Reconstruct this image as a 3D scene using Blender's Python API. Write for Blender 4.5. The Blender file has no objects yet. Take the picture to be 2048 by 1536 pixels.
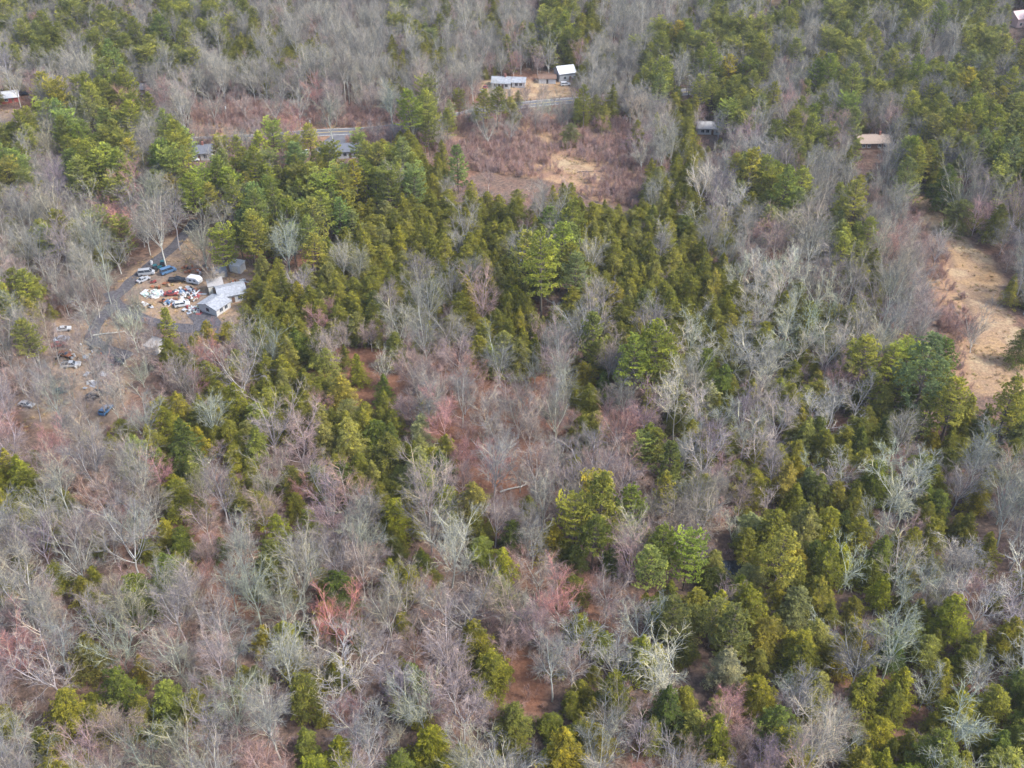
import bpy, bmesh, math, random
import numpy as np
from mathutils import Vector, Matrix, Quaternion
R = math.radians
random.seed(7); rng = np.random.default_rng(7)
S = bpy.context.scene
COL = S.collection

# ------------------------------------------------------------ camera, world, sun, exposure
CAM_H, PITCH, FPX = 178.0, 36.0, 2100.0          # metres, degrees below horizontal, focal length in photo pixels
cam_d = bpy.data.cameras.new('camera'); cam = bpy.data.objects.new('camera', cam_d); COL.objects.link(cam)
cam.location = (0, 0, CAM_H); cam.rotation_euler = (R(90 - PITCH), 0, 0)
cam_d.sensor_width = 36; cam_d.lens = 36 * FPX / 2048; cam_d.clip_start = 1; cam_d.clip_end = 6000
S.camera = cam
SUN_EL, SUN_AZ = 48.0, 105.0                     # azimuth clockwise from +Y (view direction): from the right
W = bpy.data.worlds.new('World'); S.world = W; W.use_nodes = True
wt = W.node_tree; bgn = wt.nodes['Background']
sky = wt.nodes.new('ShaderNodeTexSky'); sky.sky_type = 'NISHITA'; sky.sun_disc = False
sky.sun_elevation = R(SUN_EL); sky.sun_rotation = R(SUN_AZ); sky.air_density = 1.0; sky.dust_density = 2.5; sky.ozone_density = 1.0
wt.links.new(sky.outputs[0], bgn.inputs[0]); bgn.inputs[1].default_value = 0.15
sl = bpy.data.lights.new('sun', 'SUN'); sl.energy = 1.8; sl.angle = R(10); sl.color = (1, .98, .95)
so = bpy.data.objects.new('sun', sl); COL.objects.link(so)
sd = Vector((math.sin(R(SUN_AZ)) * math.cos(R(SUN_EL)), math.cos(R(SUN_AZ)) * math.cos(R(SUN_EL)), math.sin(R(SUN_EL))))
so.rotation_euler = sd.to_track_quat('Z', 'Y').to_euler()
S.view_settings.view_transform = 'Standard'; S.view_settings.look = 'None'
S.view_settings.gamma = 1; S.view_settings.exposure = 1.55
S.render.engine = 'CYCLES'
S.cycles.max_bounces = 5; S.cycles.diffuse_bounces = 3; S.cycles.transparent_max_bounces = 4

# ------------------------------------------------------------ terrain and picture geometry
def terr(x, y):
    x = np.asarray(x, float); y = np.asarray(y, float)
    k = np.maximum(y - 430, 0); s = k * k / (k + 80) * 0.06
    und = 1.1 * np.sin(x / 41 + 1) * np.cos(y / 53) + .6 * np.sin(x / 17 + y / 23)
    return s + und * np.clip(y / 80, 0, 1)
SP, CP = math.sin(R(PITCH)), math.cos(R(PITCH))
def ray(px, py):
    a = (px - 1024) / FPX; t = (768 - py) / FPX
    return Vector((a, CP + t * SP, -SP + t * CP))
def G(px, py, h=0.0):
    """world point where the view through photo pixel px,py meets a surface h above the ground"""
    d = ray(px, py); lo, hi = 20.0, 1500.0
    s = 60.0
    while s < 2500:
        z = CAM_H + d.z * s
        if z < float(terr(d.x * s, d.y * s)) + h: break
        s += 8
    lo, hi = s - 8, s
    for _ in range(24):
        m = (lo + hi) / 2
        if CAM_H + d.z * m < float(terr(d.x * m, d.y * m)) + h: hi = m
        else: lo = m
    return d.x * hi, d.y * hi, hi
def proj(x, y, z):
    yy = y; zz = z - CAM_H
    dep = yy * CP - zz * SP
    up = yy * SP + zz * CP
    return 1024 + FPX * x / dep, 768 - FPX * up / dep, dep
def g3(px, py):
    x, y, _ = G(px, py); return Vector((x, y, float(terr(x, y))))

# ------------------------------------------------------------ materials
def mat(name):
    m = bpy.data.materials.new(name); m.use_nodes = True
    nt = m.node_tree; b = nt.nodes['Principled BSDF']; b.inputs['Roughness'].default_value = .85
    b.inputs['Specular IOR Level'].default_value = .2
    return m, nt, b
def N(nt, typ, **kw):
    n = nt.nodes.new(typ)
    for k, v in kw.items(): setattr(n, k, v)
    return n
def ramp(nt, fac, stops):
    r = N(nt, 'ShaderNodeValToRGB'); e = r.color_ramp.elements
    while len(e) < len(stops): e.new(.5)
    for q, (p, c) in zip(e, stops): q.position = p; q.color = (*c, 1)
    nt.links.new(fac, r.inputs[0]); return r.outputs[0]
def noise(nt, scale, detail=3, coord='Object', rough=.6):
    tc = N(nt, 'ShaderNodeTexCoord'); n = N(nt, 'ShaderNodeTexNoise')
    n.inputs['Scale'].default_value = scale; n.inputs['Detail'].default_value = detail; n.inputs['Roughness'].default_value = rough
    nt.links.new(tc.outputs[coord], n.inputs['Vector']); return n.outputs['Fac']
def mixc(nt, fac, a, b, bt='MIX'):
    m = N(nt, 'ShaderNodeMix', data_type='RGBA', blend_type=bt)
    for s, v in ((0, fac), (6, a), (7, b)):
        if hasattr(v, 'is_output'): nt.links.new(v, m.inputs[s])
        else: m.inputs[s].default_value = v if s == 0 else (*v, 1)
    return m.outputs[2]
def flat(name, c, rough=.6, metal=0, var=.25, sc=3, spec=.3):
    m, nt, b = mat(name)
    f = noise(nt, sc, 4)
    nt.links.new(ramp(nt, f, [(.3, tuple(x * (1 - var) for x in c)), (.7, tuple(min(x * (1 + var * .5), .9) for x in c))]), b.inputs['Base Color'])
    b.inputs['Roughness'].default_value = rough; b.inputs['Metallic'].default_value = metal; b.inputs['Specular IOR Level'].default_value = spec
    return m
def treemat(name, stops, leafvar=True, transl=0.0, nscale=.5, objcol=True, rough=.8):
    """colour by the tree's own random value, broken by clump noise and a per-face tone; tinted by the object's colour"""
    m, nt, b = mat(name)
    oi = N(nt, 'ShaderNodeObjectInfo')
    c = ramp(nt, oi.outputs['Random'], stops)
    f = noise(nt, nscale, 3)
    v = ramp(nt, f, [(.3, (.72, .76, .8)), (.7, (1.25, 1.2, 1.05))])
    c = mixc(nt, 1.0, c, v, 'MULTIPLY')
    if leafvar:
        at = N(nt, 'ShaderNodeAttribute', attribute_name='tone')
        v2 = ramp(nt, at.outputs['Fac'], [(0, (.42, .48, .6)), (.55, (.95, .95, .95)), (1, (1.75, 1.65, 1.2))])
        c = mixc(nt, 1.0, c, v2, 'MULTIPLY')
    if objcol: c = mixc(nt, 1.0, c, oi.outputs['Color'], 'MULTIPLY')
    nt.links.new(c, b.inputs['Base Color']); b.inputs['Roughness'].default_value = rough
    if transl:
        tr = N(nt, 'ShaderNodeBsdfTranslucent'); nt.links.new(c, tr.inputs[0])
        mx = N(nt, 'ShaderNodeMixShader'); mx.inputs[0].default_value = transl
        nt.links.new(b.outputs[0], mx.inputs[1]); nt.links.new(tr.outputs[0], mx.inputs[2])
        nt.links.new(mx.outputs[0], nt.nodes['Material Output'].inputs[0])
    return m
M = {}
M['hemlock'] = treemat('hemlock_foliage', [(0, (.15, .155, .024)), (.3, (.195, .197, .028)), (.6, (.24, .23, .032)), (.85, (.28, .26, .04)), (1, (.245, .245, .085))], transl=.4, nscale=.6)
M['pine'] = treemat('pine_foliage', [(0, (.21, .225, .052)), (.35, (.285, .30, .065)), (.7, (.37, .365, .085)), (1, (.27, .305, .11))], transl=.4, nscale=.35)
M['bark_dark'] = treemat('conifer_bark', [(0, (.09, .07, .055)), (1, (.15, .125, .11))], leafvar=False, objcol=False, nscale=2)
M['bark'] = treemat('grey_bark', [(0, (.30, .295, .285)), (.5, (.44, .43, .41)), (1, (.56, .55, .51))], leafvar=False, nscale=1.2)
M['twig'] = treemat('bare_twigs', [(0, (.20, .185, .185)), (.5, (.25, .235, .225)), (1, (.30, .285, .26))], nscale=.5)
M['barkred'] = treemat('maple_bark', [(0, (.36, .32, .31)), (1, (.52, .48, .46))], leafvar=False, nscale=1.2)
M['twigred'] = treemat('maple_twigs', [(0, (.27, .21, .22)), (.6, (.32, .24, .24)), (1, (.32, .19, .185))], nscale=.5)
M['barkwhite'] = treemat('pale_bark', [(0, (.42, .41, .37)), (1, (.55, .54, .49))], leafvar=False, nscale=1.5)
M['twigwhite'] = treemat('pale_twigs', [(0, (.33, .32, .29)), (1, (.42, .41, .37))], nscale=.6)
M['brush'] = treemat('brush_twigs', [(0, (.34, .205, .19)), (.5, (.38, .25, .23)), (.75, (.32, .235, .26)), (1, (.38, .28, .23))], nscale=.8)

# ground: leaf litter, with fields, brush floor, gravel yards by painted weights (their real extents)
def ground_mat():
    m, nt, b = mat('forest_floor')
    n1 = noise(nt, .035, 5, 'Object'); n2 = noise(nt, .9, 6, 'Object', .75); n3 = noise(nt, .25, 4, 'Object')
    base = ramp(nt, n1, [(.35, (.11, .082, .066)), (.5, (.135, .09, .068)), (.62, (.165, .085, .054)), (.75, (.15, .12, .10))])
    det = ramp(nt, n2, [(.3, (.35, .35, .38)), (.5, (.95, .95, .95)), (.7, (1.8, 1.7, 1.6))])
    c = mixc(nt, 1.0, base, det, 'MULTIPLY')
    def layer(c, attr, stops, thr=.5, soft=.16, sc=.5):
        at = N(nt, 'ShaderNodeAttribute', attribute_name=attr)
        ns = noise(nt, .12, 5, 'Object', .7)
        a = N(nt, 'ShaderNodeMath', operation='MULTIPLY_ADD'); nt.links.new(ns, a.inputs[0]); a.inputs[1].default_value = .9; a.inputs[2].default_value = -.45
        s = N(nt, 'ShaderNodeMath', operation='ADD'); nt.links.new(at.outputs['Fac'], s.inputs[0]); nt.links.new(a.outputs[0], s.inputs[1])
        mr = N(nt, 'ShaderNodeMapRange'); mr.inputs[1].default_value = thr - soft; mr.inputs[2].default_value = thr + soft
        nt.links.new(s.outputs[0], mr.inputs[0])
        col = ramp(nt, noise(nt, sc * .12, 5, 'Object', .7), stops)
        col = mixc(nt, .8, col, ramp(nt, noise(nt, 1.3, 6, 'Object', .8), [(.32, (.45, .45, .48)), (.5, (.95, .95, .95)), (.68, (1.5, 1.5, 1.45))]), 'MULTIPLY')
        return mixc(nt, mr.outputs[0], c, col)
    c = layer(c, 'rust', [(.3, (.14, .075, .048)), (.7, (.21, .095, .055))])
    c = layer(c, 'brushy', [(.3, (.19, .115, .085)), (.45, (.25, .15, .095)), (.6, (.34, .22, .12)), (.75, (.26, .165, .11))])
    c = layer(c, 'field', [(.3, (.28, .165, .08)), (.42, (.31, .205, .11)), (.5, (.26, .17, .105)), (.6, (.35, .26, .155)), (.72, (.28, .20, .125))])
    c = layer(c, 'dirt', [(.3, (.13, .10, .085)), (.45, (.18, .135, .105)), (.6, (.27, .185, .115)), (.75, (.17, .145, .125))])
    nt.links.new(c, b.inputs['Base Color']); b.inputs['Roughness'].default_value = .95
    bp = N(nt, 'ShaderNodeBump'); bp.inputs['Strength'].default_value = .8; bp.inputs['Distance'].default_value = .35
    nt.links.new(n2, bp.inputs['Height']); nt.links.new(bp.outputs[0], b.inputs['Normal'])
    return m
M['ground'] = ground_mat()
M['asphalt'] = flat('asphalt', (.13, .13, .14), .9, var=.3, sc=.4)
M['gravel'] = flat('gravel', (.085, .08, .088), .95, var=.55, sc=1.3)
M['paint'] = flat('road_paint', (.75, .73, .65)); M['paint_y'] = flat('yellow_paint', (.6, .42, .08))
M['water'] = flat('dark_water', (.012, .016, .022), .05, spec=.6)

# ------------------------------------------------------------ mesh helpers
class MB:
    def __init__(s): s.v = []; s.f = []; s.t = []; s.n = 0
    def add(s, v, f, tone=None):
        v = np.asarray(v, float).reshape(-1, 3)
        s.v.append(v)
        for q in f: s.f.append([i + s.n for i in q])
        s.t += [tone if tone is not None else random.random()] * len(f)
        s.n += len(v)
    def tube(s, pts, rad, k, cap=False):
        pts = [Vector(p) for p in pts]; n = len(pts); vs = []; t = random.random()
        for i in range(n):
            d = (pts[min(i + 1, n - 1)] - pts[max(i - 1, 0)]).normalized()
            a = d.orthogonal().normalized(); b = d.cross(a)
            for j in range(k):
                an = 2 * math.pi * j / k
                vs.append(pts[i] + (a * math.cos(an) + b * math.sin(an)) * rad[i])
        fs = [[i * k + j, i * k + (j + 1) % k, (i + 1) * k + (j + 1) % k, (i + 1) * k + j] for i in range(n - 1) for j in range(k)]
        if cap: fs.append([(n - 1) * k + j for j in range(k)]); fs.append([k - 1 - j for j in range(k)])
        s.add([tuple(v) for v in vs], fs, t)
    def box(s, c, d, rz=0, taper=1.0, shift=(0, 0)):
        x, y, z = d[0] / 2, d[1] / 2, d[2] / 2; tx, ty = x * taper, y * taper
        vs = [(-x, -y, -z), (x, -y, -z), (x, y, -z), (-x, y, -z), (-tx + shift[0], -ty + shift[1], z), (tx + shift[0], -ty + shift[1], z), (tx + shift[0], ty + shift[1], z), (-tx + shift[0], ty + shift[1], z)]
        ca, sa = math.cos(rz), math.sin(rz)
        vs = [(c[0] + a * ca - b * sa, c[1] + a * sa + b * ca, c[2] + q) for a, b, q in vs]
        s.add(vs, [[3, 2, 1, 0], [4, 5, 6, 7], [0, 1, 5, 4], [1, 2, 6, 5], [2, 3, 7, 6], [3, 0, 4, 7]])
    def prism(s, prof, y0, y1, inset=0.0):
        """profile in x,z swept from y0 to y1"""
        n = len(prof); vs = [(x, y0, z) for x, z in prof] + [(x, y1, z) for x, z in prof]
        fs = [[i, (i + 1) % n, n + (i + 1) % n, n + i] for i in range(n)] + [list(range(n))[::-1], list(range(n, 2 * n))]
        s.add(vs, fs)
    def mesh(s, name, mats, midx=None, bevel=0):
        me = bpy.data.meshes.new(name)
        V = np.concatenate(s.v) if s.v else np.zeros((0, 3))
        me.from_pydata([tuple(q) for q in V.tolist()], [], s.f)
        for m in (mats if isinstance(mats, (list, tuple)) else [mats]): me.materials.append(m)
        a = me.attributes.new('tone', 'FLOAT', 'FACE'); a.data.foreach_set('value', np.array(s.t, dtype=np.float32))
        if midx is not None: me.polygons.foreach_set('material_index', midx)
        me.update(); return me
def link(name, data, parent=None, **props):
    o = bpy.data.objects.new(name, data); COL.objects.link(o)
    if parent: o.parent = parent
    for k, v in props.items(): o[k] = v
    return o
def fixn(me):
    bm = bmesh.new(); bm.from_mesh(me); bmesh.ops.recalc_face_normals(bm, faces=bm.faces); bm.to_mesh(me); bm.free(); return me
def bevel(me, w, seg=2):
    bm = bmesh.new(); bm.from_mesh(me)
    bmesh.ops.recalc_face_normals(bm, faces=bm.faces)
    bmesh.ops.bevel(bm, geom=[e for e in bm.edges], offset=w, segments=seg, affect='EDGES', clamp_overlap=True)
    bm.to_mesh(me); bm.free(); return me

# ------------------------------------------------------------ the ground sheet
POLY = {
 'field': [[(1822, 392), (1850, 388), (1880, 430), (1925, 468), (1975, 510), (2010, 560), (2000, 610), (2030, 650), (2120, 700), (2200, 830), (2048, 790), (1985, 790), (1950, 790), (1935, 740), (1940, 700), (1955, 650), (1935, 600), (1900, 570), (1905, 520), (1880, 480), (1840, 430)],
           [(1095, 305), (1140, 318), (1195, 345), (1205, 365), (1150, 350), (1110, 335)], [(1535, -20), (1580, -20), (1600, 10), (1540, 12)],
           [(970, 162), (1060, 160), (1140, 166), (1150, 190), (1060, 200), (985, 196), (960, 180)]],
 'brushy': [[(865, 290), (900, 240), (1050, 235), (1130, 262), (1240, 240), (1285, 330), (1275, 420), (1190, 400), (1100, 360), (980, 345), (900, 335)],
            [(1840, 430), (1900, 520), (1935, 640), (1960, 780), (1900, 790), (1860, 560)], [(380, 215), (780, 225), (790, 300), (400, 300)]],
 'rust': [[(840, 720), (1000, 690), (1110, 760), (1100, 900), (1040, 1010), (930, 970), (860, 870)], [(380, 905), (440, 890), (445, 960), (395, 1000)],
          [(1030, 1060), (1110, 1060), (1120, 1180), (1040, 1180)], [(590, 1370), (690, 1370), (690, 1440), (590, 1440)], [(1000, 1290), (1090, 1310), (1090, 1430), (960, 1380)],
          [(560, 690), (700, 690), (820, 700), (820, 820), (700, 820)], [(420, 1090), (560, 1150), (520, 1250), (380, 1200)]],
 'dirt': [[(235, 575), (275, 530), (330, 505), (420, 505), (500, 520), (505, 600), (470, 660), (400, 660), (320, 640), (260, 625)], [(90, 640), (240, 640), (260, 760), (240, 850), (60, 860), (30, 800), (90, 760)], [(330, 480), (370, 470), (480, 490), (480, 520), (300, 520)], [(-40, 225), (90, 215), (110, 280), (-40, 280)]],
}
POLYW = {k: [[G(a, b)[:2] for a, b in p] for p in ps] for k, ps in POLY.items()}
def sdist(X, Y, poly):
    X = np.asarray(X, float); Y = np.asarray(Y, float); best = np.full(X.shape, 1e9); ins = np.zeros(X.shape, bool); n = len(poly)
    for i in range(n):
        (x0, y0), (x1, y1) = poly[i], poly[(i + 1) % n]
        dx, dy = x1 - x0, y1 - y0; L = dx * dx + dy * dy + 1e-9
        t = np.clip(((X - x0) * dx + (Y - y0) * dy) / L, 0, 1)
        best = np.minimum(best, np.hypot(X - x0 - t * dx, Y - y0 - t * dy))
        c = ((y0 > Y) != (y1 > Y)) & (X < (x1 - x0) * (Y - y0) / ((y1 - y0) + 1e-12) + x0)
        ins ^= c
    return np.where(ins, best, -best)
xs = np.concatenate([np.linspace(-1400, -430, 30)[:-1], np.linspace(-430, 430, 400), np.linspace(430, 1400, 30)[1:]])
ys = np.concatenate([np.linspace(-300, 80, 20)[:-1], np.linspace(80, 800, 370), np.linspace(800, 1600, 40)[1:]])
XX, YY = np.meshgrid(xs, ys); ZZ = terr(XX, YY); 
nx, ny = len(xs), len(ys)
me = bpy.data.meshes.new('ground')
idx = np.arange(nx * ny).reshape(ny, nx)
F = np.stack([idx[:-1, :-1], idx[:-1, 1:], idx[1:, 1:], idx[1:, :-1]], -1).reshape(-1, 4)
me.from_pydata(np.stack([XX, YY, ZZ], -1).reshape(-1, 3).tolist(), [], F.tolist())
for k, ps in POLYW.items():
    w = np.full(XX.shape, -1e9)
    for p in ps: w = np.maximum(w, sdist(XX, YY, p))
    w = np.clip(w / 8 + .5, 0, 1)
    me.attributes.new(k, 'FLOAT', 'POINT').data.foreach_set('value', w.reshape(-1).astype(np.float32))
me.materials.append(M['ground']); me.polygons.foreach_set('use_smooth', [True] * len(me.polygons))
link('ground', me, kind='structure')
def inpoly(k, x, y, m=0): return any(float(sdist(x, y, p)) > m for p in POLYW[k])

def imgin(k, u, v, m, n=9): return any(float(sdist(u, v, p)) > m for p in POLY[k][:n])

# roads as draped sheets
def densify(pts, step=4):
    out = []
    for a, b in zip(pts[:-1], pts[1:]):
        n = max(1, int(math.dist(a, b) / step))
        out += [(a[0] + (b[0] - a[0]) * i / n, a[1] + (b[1] - a[1]) * i / n) for i in range(n)]
    out.append(pts[-1])
    a = np.array(out)
    for _ in range(4):
        a[1:-1] = (a[:-2] + 2 * a[1:-1] + a[2:]) / 4
    return a
ROADS = []
def strip(name, pts, w, m, lift=.05, off=0, clear=True, jit=0):
    a = densify([G(*p)[:2] for p in pts]) if not isinstance(pts, np.ndarray) else pts
    d = np.gradient(a, axis=0); d /= np.linalg.norm(d, axis=1)[:, None] + 1e-9; nrm = np.stack([-d[:, 1], d[:, 0]], 1)
    K = 7; vs = []
    for i in range(len(a)):
        for j in range(K):
            q = a[i] + nrm[i] * (off + w * (j / (K - 1) - .5) + (random.uniform(-jit, jit) if j in (0, K - 1) else 0)); vs.append((q[0], q[1], float(terr(q[0], q[1])) + lift))
    fs = [[i * K + j, i * K + j + 1, (i + 1) * K + j + 1, (i + 1) * K + j] for i in range(len(a) - 1) for j in range(K - 1)]
    b = MB(); b.add(vs, fs); me = b.mesh(name, m); o = link(name, me, kind='structure')
    if clear: ROADS.append((a, w / 2))
    return a
rd = strip('road', [(-250, 330), (0, 305), (370, 281), (560, 272), (740, 262), (960, 222), (1200, 196), (1530, 174), (1620, 172), (1900, 158), (2400, 140)], 7.5, M['asphalt'], .12)
strip('road_marking', rd, .3, M['paint_y'], .135, 0, False); strip('road_marking', rd, .2, M['paint'], .135, 3.2, False); strip('road_marking', rd, .2, M['paint'], .135, -3.2, False)
strip('driveway', [(395, 440), (355, 490), (315, 520), (272, 552), (235, 590), (222, 605)], 4.2, M['gravel'], .10, jit=.4)
strip('driveway', [(215, 585), (230, 612), (275, 632), (340, 655), (430, 665)], 4, M['gravel'], .14, jit=.6)
strip('driveway', [(228, 608), (190, 650), (165, 690), (215, 700), (260, 715)], 4.5, M['gravel'], .18, jit=.5)
strip('driveway', [(395, 625), (430, 650), (410, 680)], 8, M['gravel'], .2, clear=True, jit=.8)
strip('driveway', [(640, 310), (665, 285), (690, 268)], 9, M['asphalt'], .09)
strip('path', [(1205, 330), (1240, 305), (1240, 255), (1225, 240)], 1.6, flat('bare_soil', (.30, .19, .12), .95), .06, clear=False, jit=.3)
# pond glimpses between the hemlocks
def pond(px, py, rx, ry):
    c = g3(px, py); n = 24; b = MB()
    vs = [(c.x, c.y, c.z + .22)] + [(c.x + rx * (1 + .25 * math.sin(3 * t)) * math.cos(t), c.y + ry * (1 + .2 * math.cos(2 * t)) * math.sin(t), c.z + .22) for t in [2 * math.pi * i / n for i in range(n)]]
    b.add(vs, [[0, i + 1, (i + 1) % n + 1] for i in range(n)]); link('water', b.mesh('water', M['water']), kind='structure')
    return (c.x, c.y, max(rx, ry))
PONDS = [pond(1462, 1140, 4.2, 3.6), pond(1635, 1110, 3.5, 2)]

# ------------------------------------------------------------ tree prototypes
def jitter(a): return Vector((random.uniform(-a, a), random.uniform(-a, a), random.uniform(-a, a)))
def bare_tree(h, spread, crook=.095, lv=(7, 8, 6, 5), twig=.017, fork=.38, up=.15, thick=1.0, droop=0):
    """returns trunk mesh builder and crown mesh builder of a leafless tree"""
    tb, cb = MB(), MB()
    def grow(p, d, L, r, level):
        n = (5, 5, 4, 3, 2)[level]; pts = [p.copy()]; dirs = [d.copy()]; q = p.copy(); dd = d.copy()
        for i in range(n):
            dd = (dd + jitter(crook * (1, 1, 1.3, 1.5, 1.5)[level]) + Vector((0, 0, (up, up, up * .8, up * .6, .02)[level]))).normalized()
            q = q + dd * (L / n); pts.append(q.copy()); dirs.append(dd.copy())
        tip = r * (.55, .28, .3, .45, .5)[level]
        rad = [r + (tip - r) * i / n for i in range(n + 1)]
        (tb if level < 2 else cb).tube(pts, rad, (7, 5, 3, 3, 3)[level])
        if level >= 4: return
        m = lv[level]
        for k in range(m):
            if level == 0:
                s = 1.0 if k < 3 else random.uniform(.55, .95)
                ang = R(random.uniform(16, 40) if k < 3 else random.uniform(35, 60)) * spread
                az = 2 * math.pi * (k * .382 + random.uniform(-.06, .06))
                nl = (h - L) * random.uniform(.72, 1.0) if k < 3 else (h - L) * random.uniform(.45, .75)
                nr = r * (.52 if k < 3 else .36)
            else:
                s = random.uniform(.22, 1.0) if level < 3 else random.uniform(.1, 1)
                ang = R(random.uniform(22, 55)) * (1 if level < 3 else 1.1); az = random.uniform(0, 2 * math.pi)
                nl = (0, L * random.uniform(.34, .6), random.uniform(1.5, 2.9), random.uniform(.7, 1.6))[level] * (1 if level != 2 else h / 20)
                nr = (0, max(r * .5, .062), max(twig * 1.7, .031), twig)[level]
            i = min(int(s * n), n); t = s * n - i
            bp = pts[i] + (dirs[min(i + 1, n)] * (t * L / n) if i < n else Vector((0, 0, 0)))
            bd = dirs[min(i, n)]
            o = bd.orthogonal().normalized(); o.rotate(Quaternion(bd, az))
            nd = (bd * math.cos(ang) + o * math.sin(ang)).normalized()
            if level == 0 and nd.z < .25: nd.z = .25; nd.normalize()
            grow(bp, nd, nl, nr, level + 1)
    lean = Vector((random.uniform(-.06, .06), random.uniform(-.06, .06), 1)).normalized()
    grow(Vector((0, 0, -.3)), lean, h * fork, h * .0095 * thick + .03, 0)
    return tb, cb
def leaf(mb, c, d, up, L, w, tone):
    """one small kinked leaf-like spray: 2 quads"""
    s = d.cross(up)
    if s.length < 1e-4: s = Vector((1, 0, 0))
    s.normalize(); s *= w * .5; tipz = -up * (L * .18)
    a = c - d * (L * .5); b = c + d * (L * .5) + tipz; m = c + up * (L * .06)
    mb.add([tuple(a), tuple(m + s), tuple(b), tuple(m - s)], [[0, 1, 2, 3]], tone)
def hemlock(h, rad, nb=110, dens=16, sz=.42, base=.12, pw=.75):
    tb, cb = MB(), MB()
    tb.tube([(0, 0, -.3), (.05, 0, h * .5), (0, .05, h * .97)], [h * .012, h * .008, .03], 6)
    lump = [(random.uniform(0, 2 * math.pi), random.uniform(.3, 1.2), random.uniform(.1, .9)) for _ in range(7)]
    ga = 2.39996
    for i in range(nb):
        t = base + (1 - base) * ((i + random.random()) / nb) ** 1.0
        u = (t - base) / (1 - base)
        az = i * ga + random.uniform(-.4, .4)
        prof = (1 - u) ** pw * (.8 + .2 * math.sin(min(u * 6, 1.57))) + .03
        prof *= 1 + .22 * math.sin(az * 2 + lump[0][0] + u * 5) + .15 * math.sin(az * 3 + lump[1][0] - u * 9)
        L = rad * prof * random.uniform(.72, 1.12)
        z0 = h * t; ele = R(random.uniform(5, 22) * u + random.uniform(-14, 6))
        d = Vector((math.cos(az) * math.cos(ele), math.sin(az) * math.cos(ele), math.sin(ele)))
        side = Vector((-math.sin(az), math.cos(az), 0))
        if L > 1.2: tb.tube([(0, 0, z0), tuple(Vector((0, 0, z0)) + d * L * .8 - Vector((0, 0, L * .05)))], [.05, .015], 3)
        n = int(dens * (L + .5)); btone = random.random()
        for _ in range(n):
            s = random.random() ** .62
            lat = random.gauss(0, .30) * L * (1.15 - s) + random.gauss(0, .12)
            p = Vector((0, 0, z0)) + d * (L * s) + side * lat - Vector((0, 0, .16 * L * s * s + abs(lat) * .18)) + Vector((0, 0, random.gauss(0, .13)))
            fd = (d * 1.0 + side * (1.2 * (1 if lat > 0 else -1) * random.random()) + jitter(.45)).normalized()
            up = (Vector((0, 0, 1)) + d * .35 + jitter(.5)).normalized()
            q = sz * random.uniform(.6, 1.35)
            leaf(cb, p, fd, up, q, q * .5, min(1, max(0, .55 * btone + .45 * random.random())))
    for _ in range(60):
        p = Vector((random.gauss(0, .15), random.gauss(0, .15), h * random.uniform(.93, 1.01)))
        leaf(cb, p, (Vector((0, 0, 1)) + jitter(.7)).normalized(), Vector((1, 0, 0)), sz * .8, sz * .35, random.random())
    return tb, cb
def pine(h, rad, base=.35, sz=.55, gap=1.05, dens=1.15, flat_top=.0):
    tb, cb = MB(), MB()
    tb.tube([(0, 0, -.3), (.1, .05, h * .5), (0, 0, h * .98)], [h * .013, h * .009, .04], 7)
    z = h * base
    while z < h * .97:
        u = (z - h * base) / (h * (1 - base))
        prof = (math.sin(math.pi * min(1, (u * .62 + .32))) ** .8) * (1 - .35 * u) if not flat_top else (math.sin(math.pi * min(1, u * .5 + .3)) ** .6)
        k = random.choice((4, 5, 5, 6)); a0 = random.uniform(0, 6.28)
        for j in range(k):
            az = a0 + j * 6.283 / k + random.uniform(-.3, .3)
            L = rad * max(prof, .12) * random.uniform(.6, 1.15)
            if random.random() < .10: continue
            ele = R(random.uniform(4, 18) + 26 * u)
            d = Vector((math.cos(az) * math.cos(ele), math.sin(az) * math.cos(ele), math.sin(ele)))
            side = Vector((-math.sin(az), math.cos(az), 0)); o = Vector((0, 0, z))
            tb.tube([tuple(o), tuple(o + d * L * .55), tuple(o + d * L * .95 + Vector((0, 0, .1 * L)))], [.09 * (1 - u) + .03, .05, .02], 4)
            nt_ = max(3, int(L * 3.6 * dens)); bt = random.random()
            for _ in range(nt_):
                s = .30 + .72 * random.random() ** .8
                lat = random.gauss(0, .22) * L * (1.2 - .6 * s)
                c = o + d * (L * s) + side * lat + Vector((0, 0, .10 * L * s * s + random.gauss(0, .08)))
                for _ in range(9):
                    fd = (d * .6 + side * random.uniform(-1, 1) + Vector((0, 0, random.uniform(-.1, .75))) + jitter(.5)).normalized()
                    p = c + fd * (sz * .45)
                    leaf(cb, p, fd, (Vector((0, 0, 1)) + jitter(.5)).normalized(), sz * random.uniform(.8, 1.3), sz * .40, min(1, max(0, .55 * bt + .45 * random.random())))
        z += gap * random.uniform(.75, 1.25) * (1.15 - .5 * u)
    for _ in range(70):
        p = Vector((random.gauss(0, .35), random.gauss(0, .35), h * .96 + random.uniform(-.6, .5)))
        leaf(cb, p, (Vector((0, 0, .8)) + jitter(.8)).normalized(), Vector((1, 0, .2)), sz, sz * .3, random.random())
    return tb, cb
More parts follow.
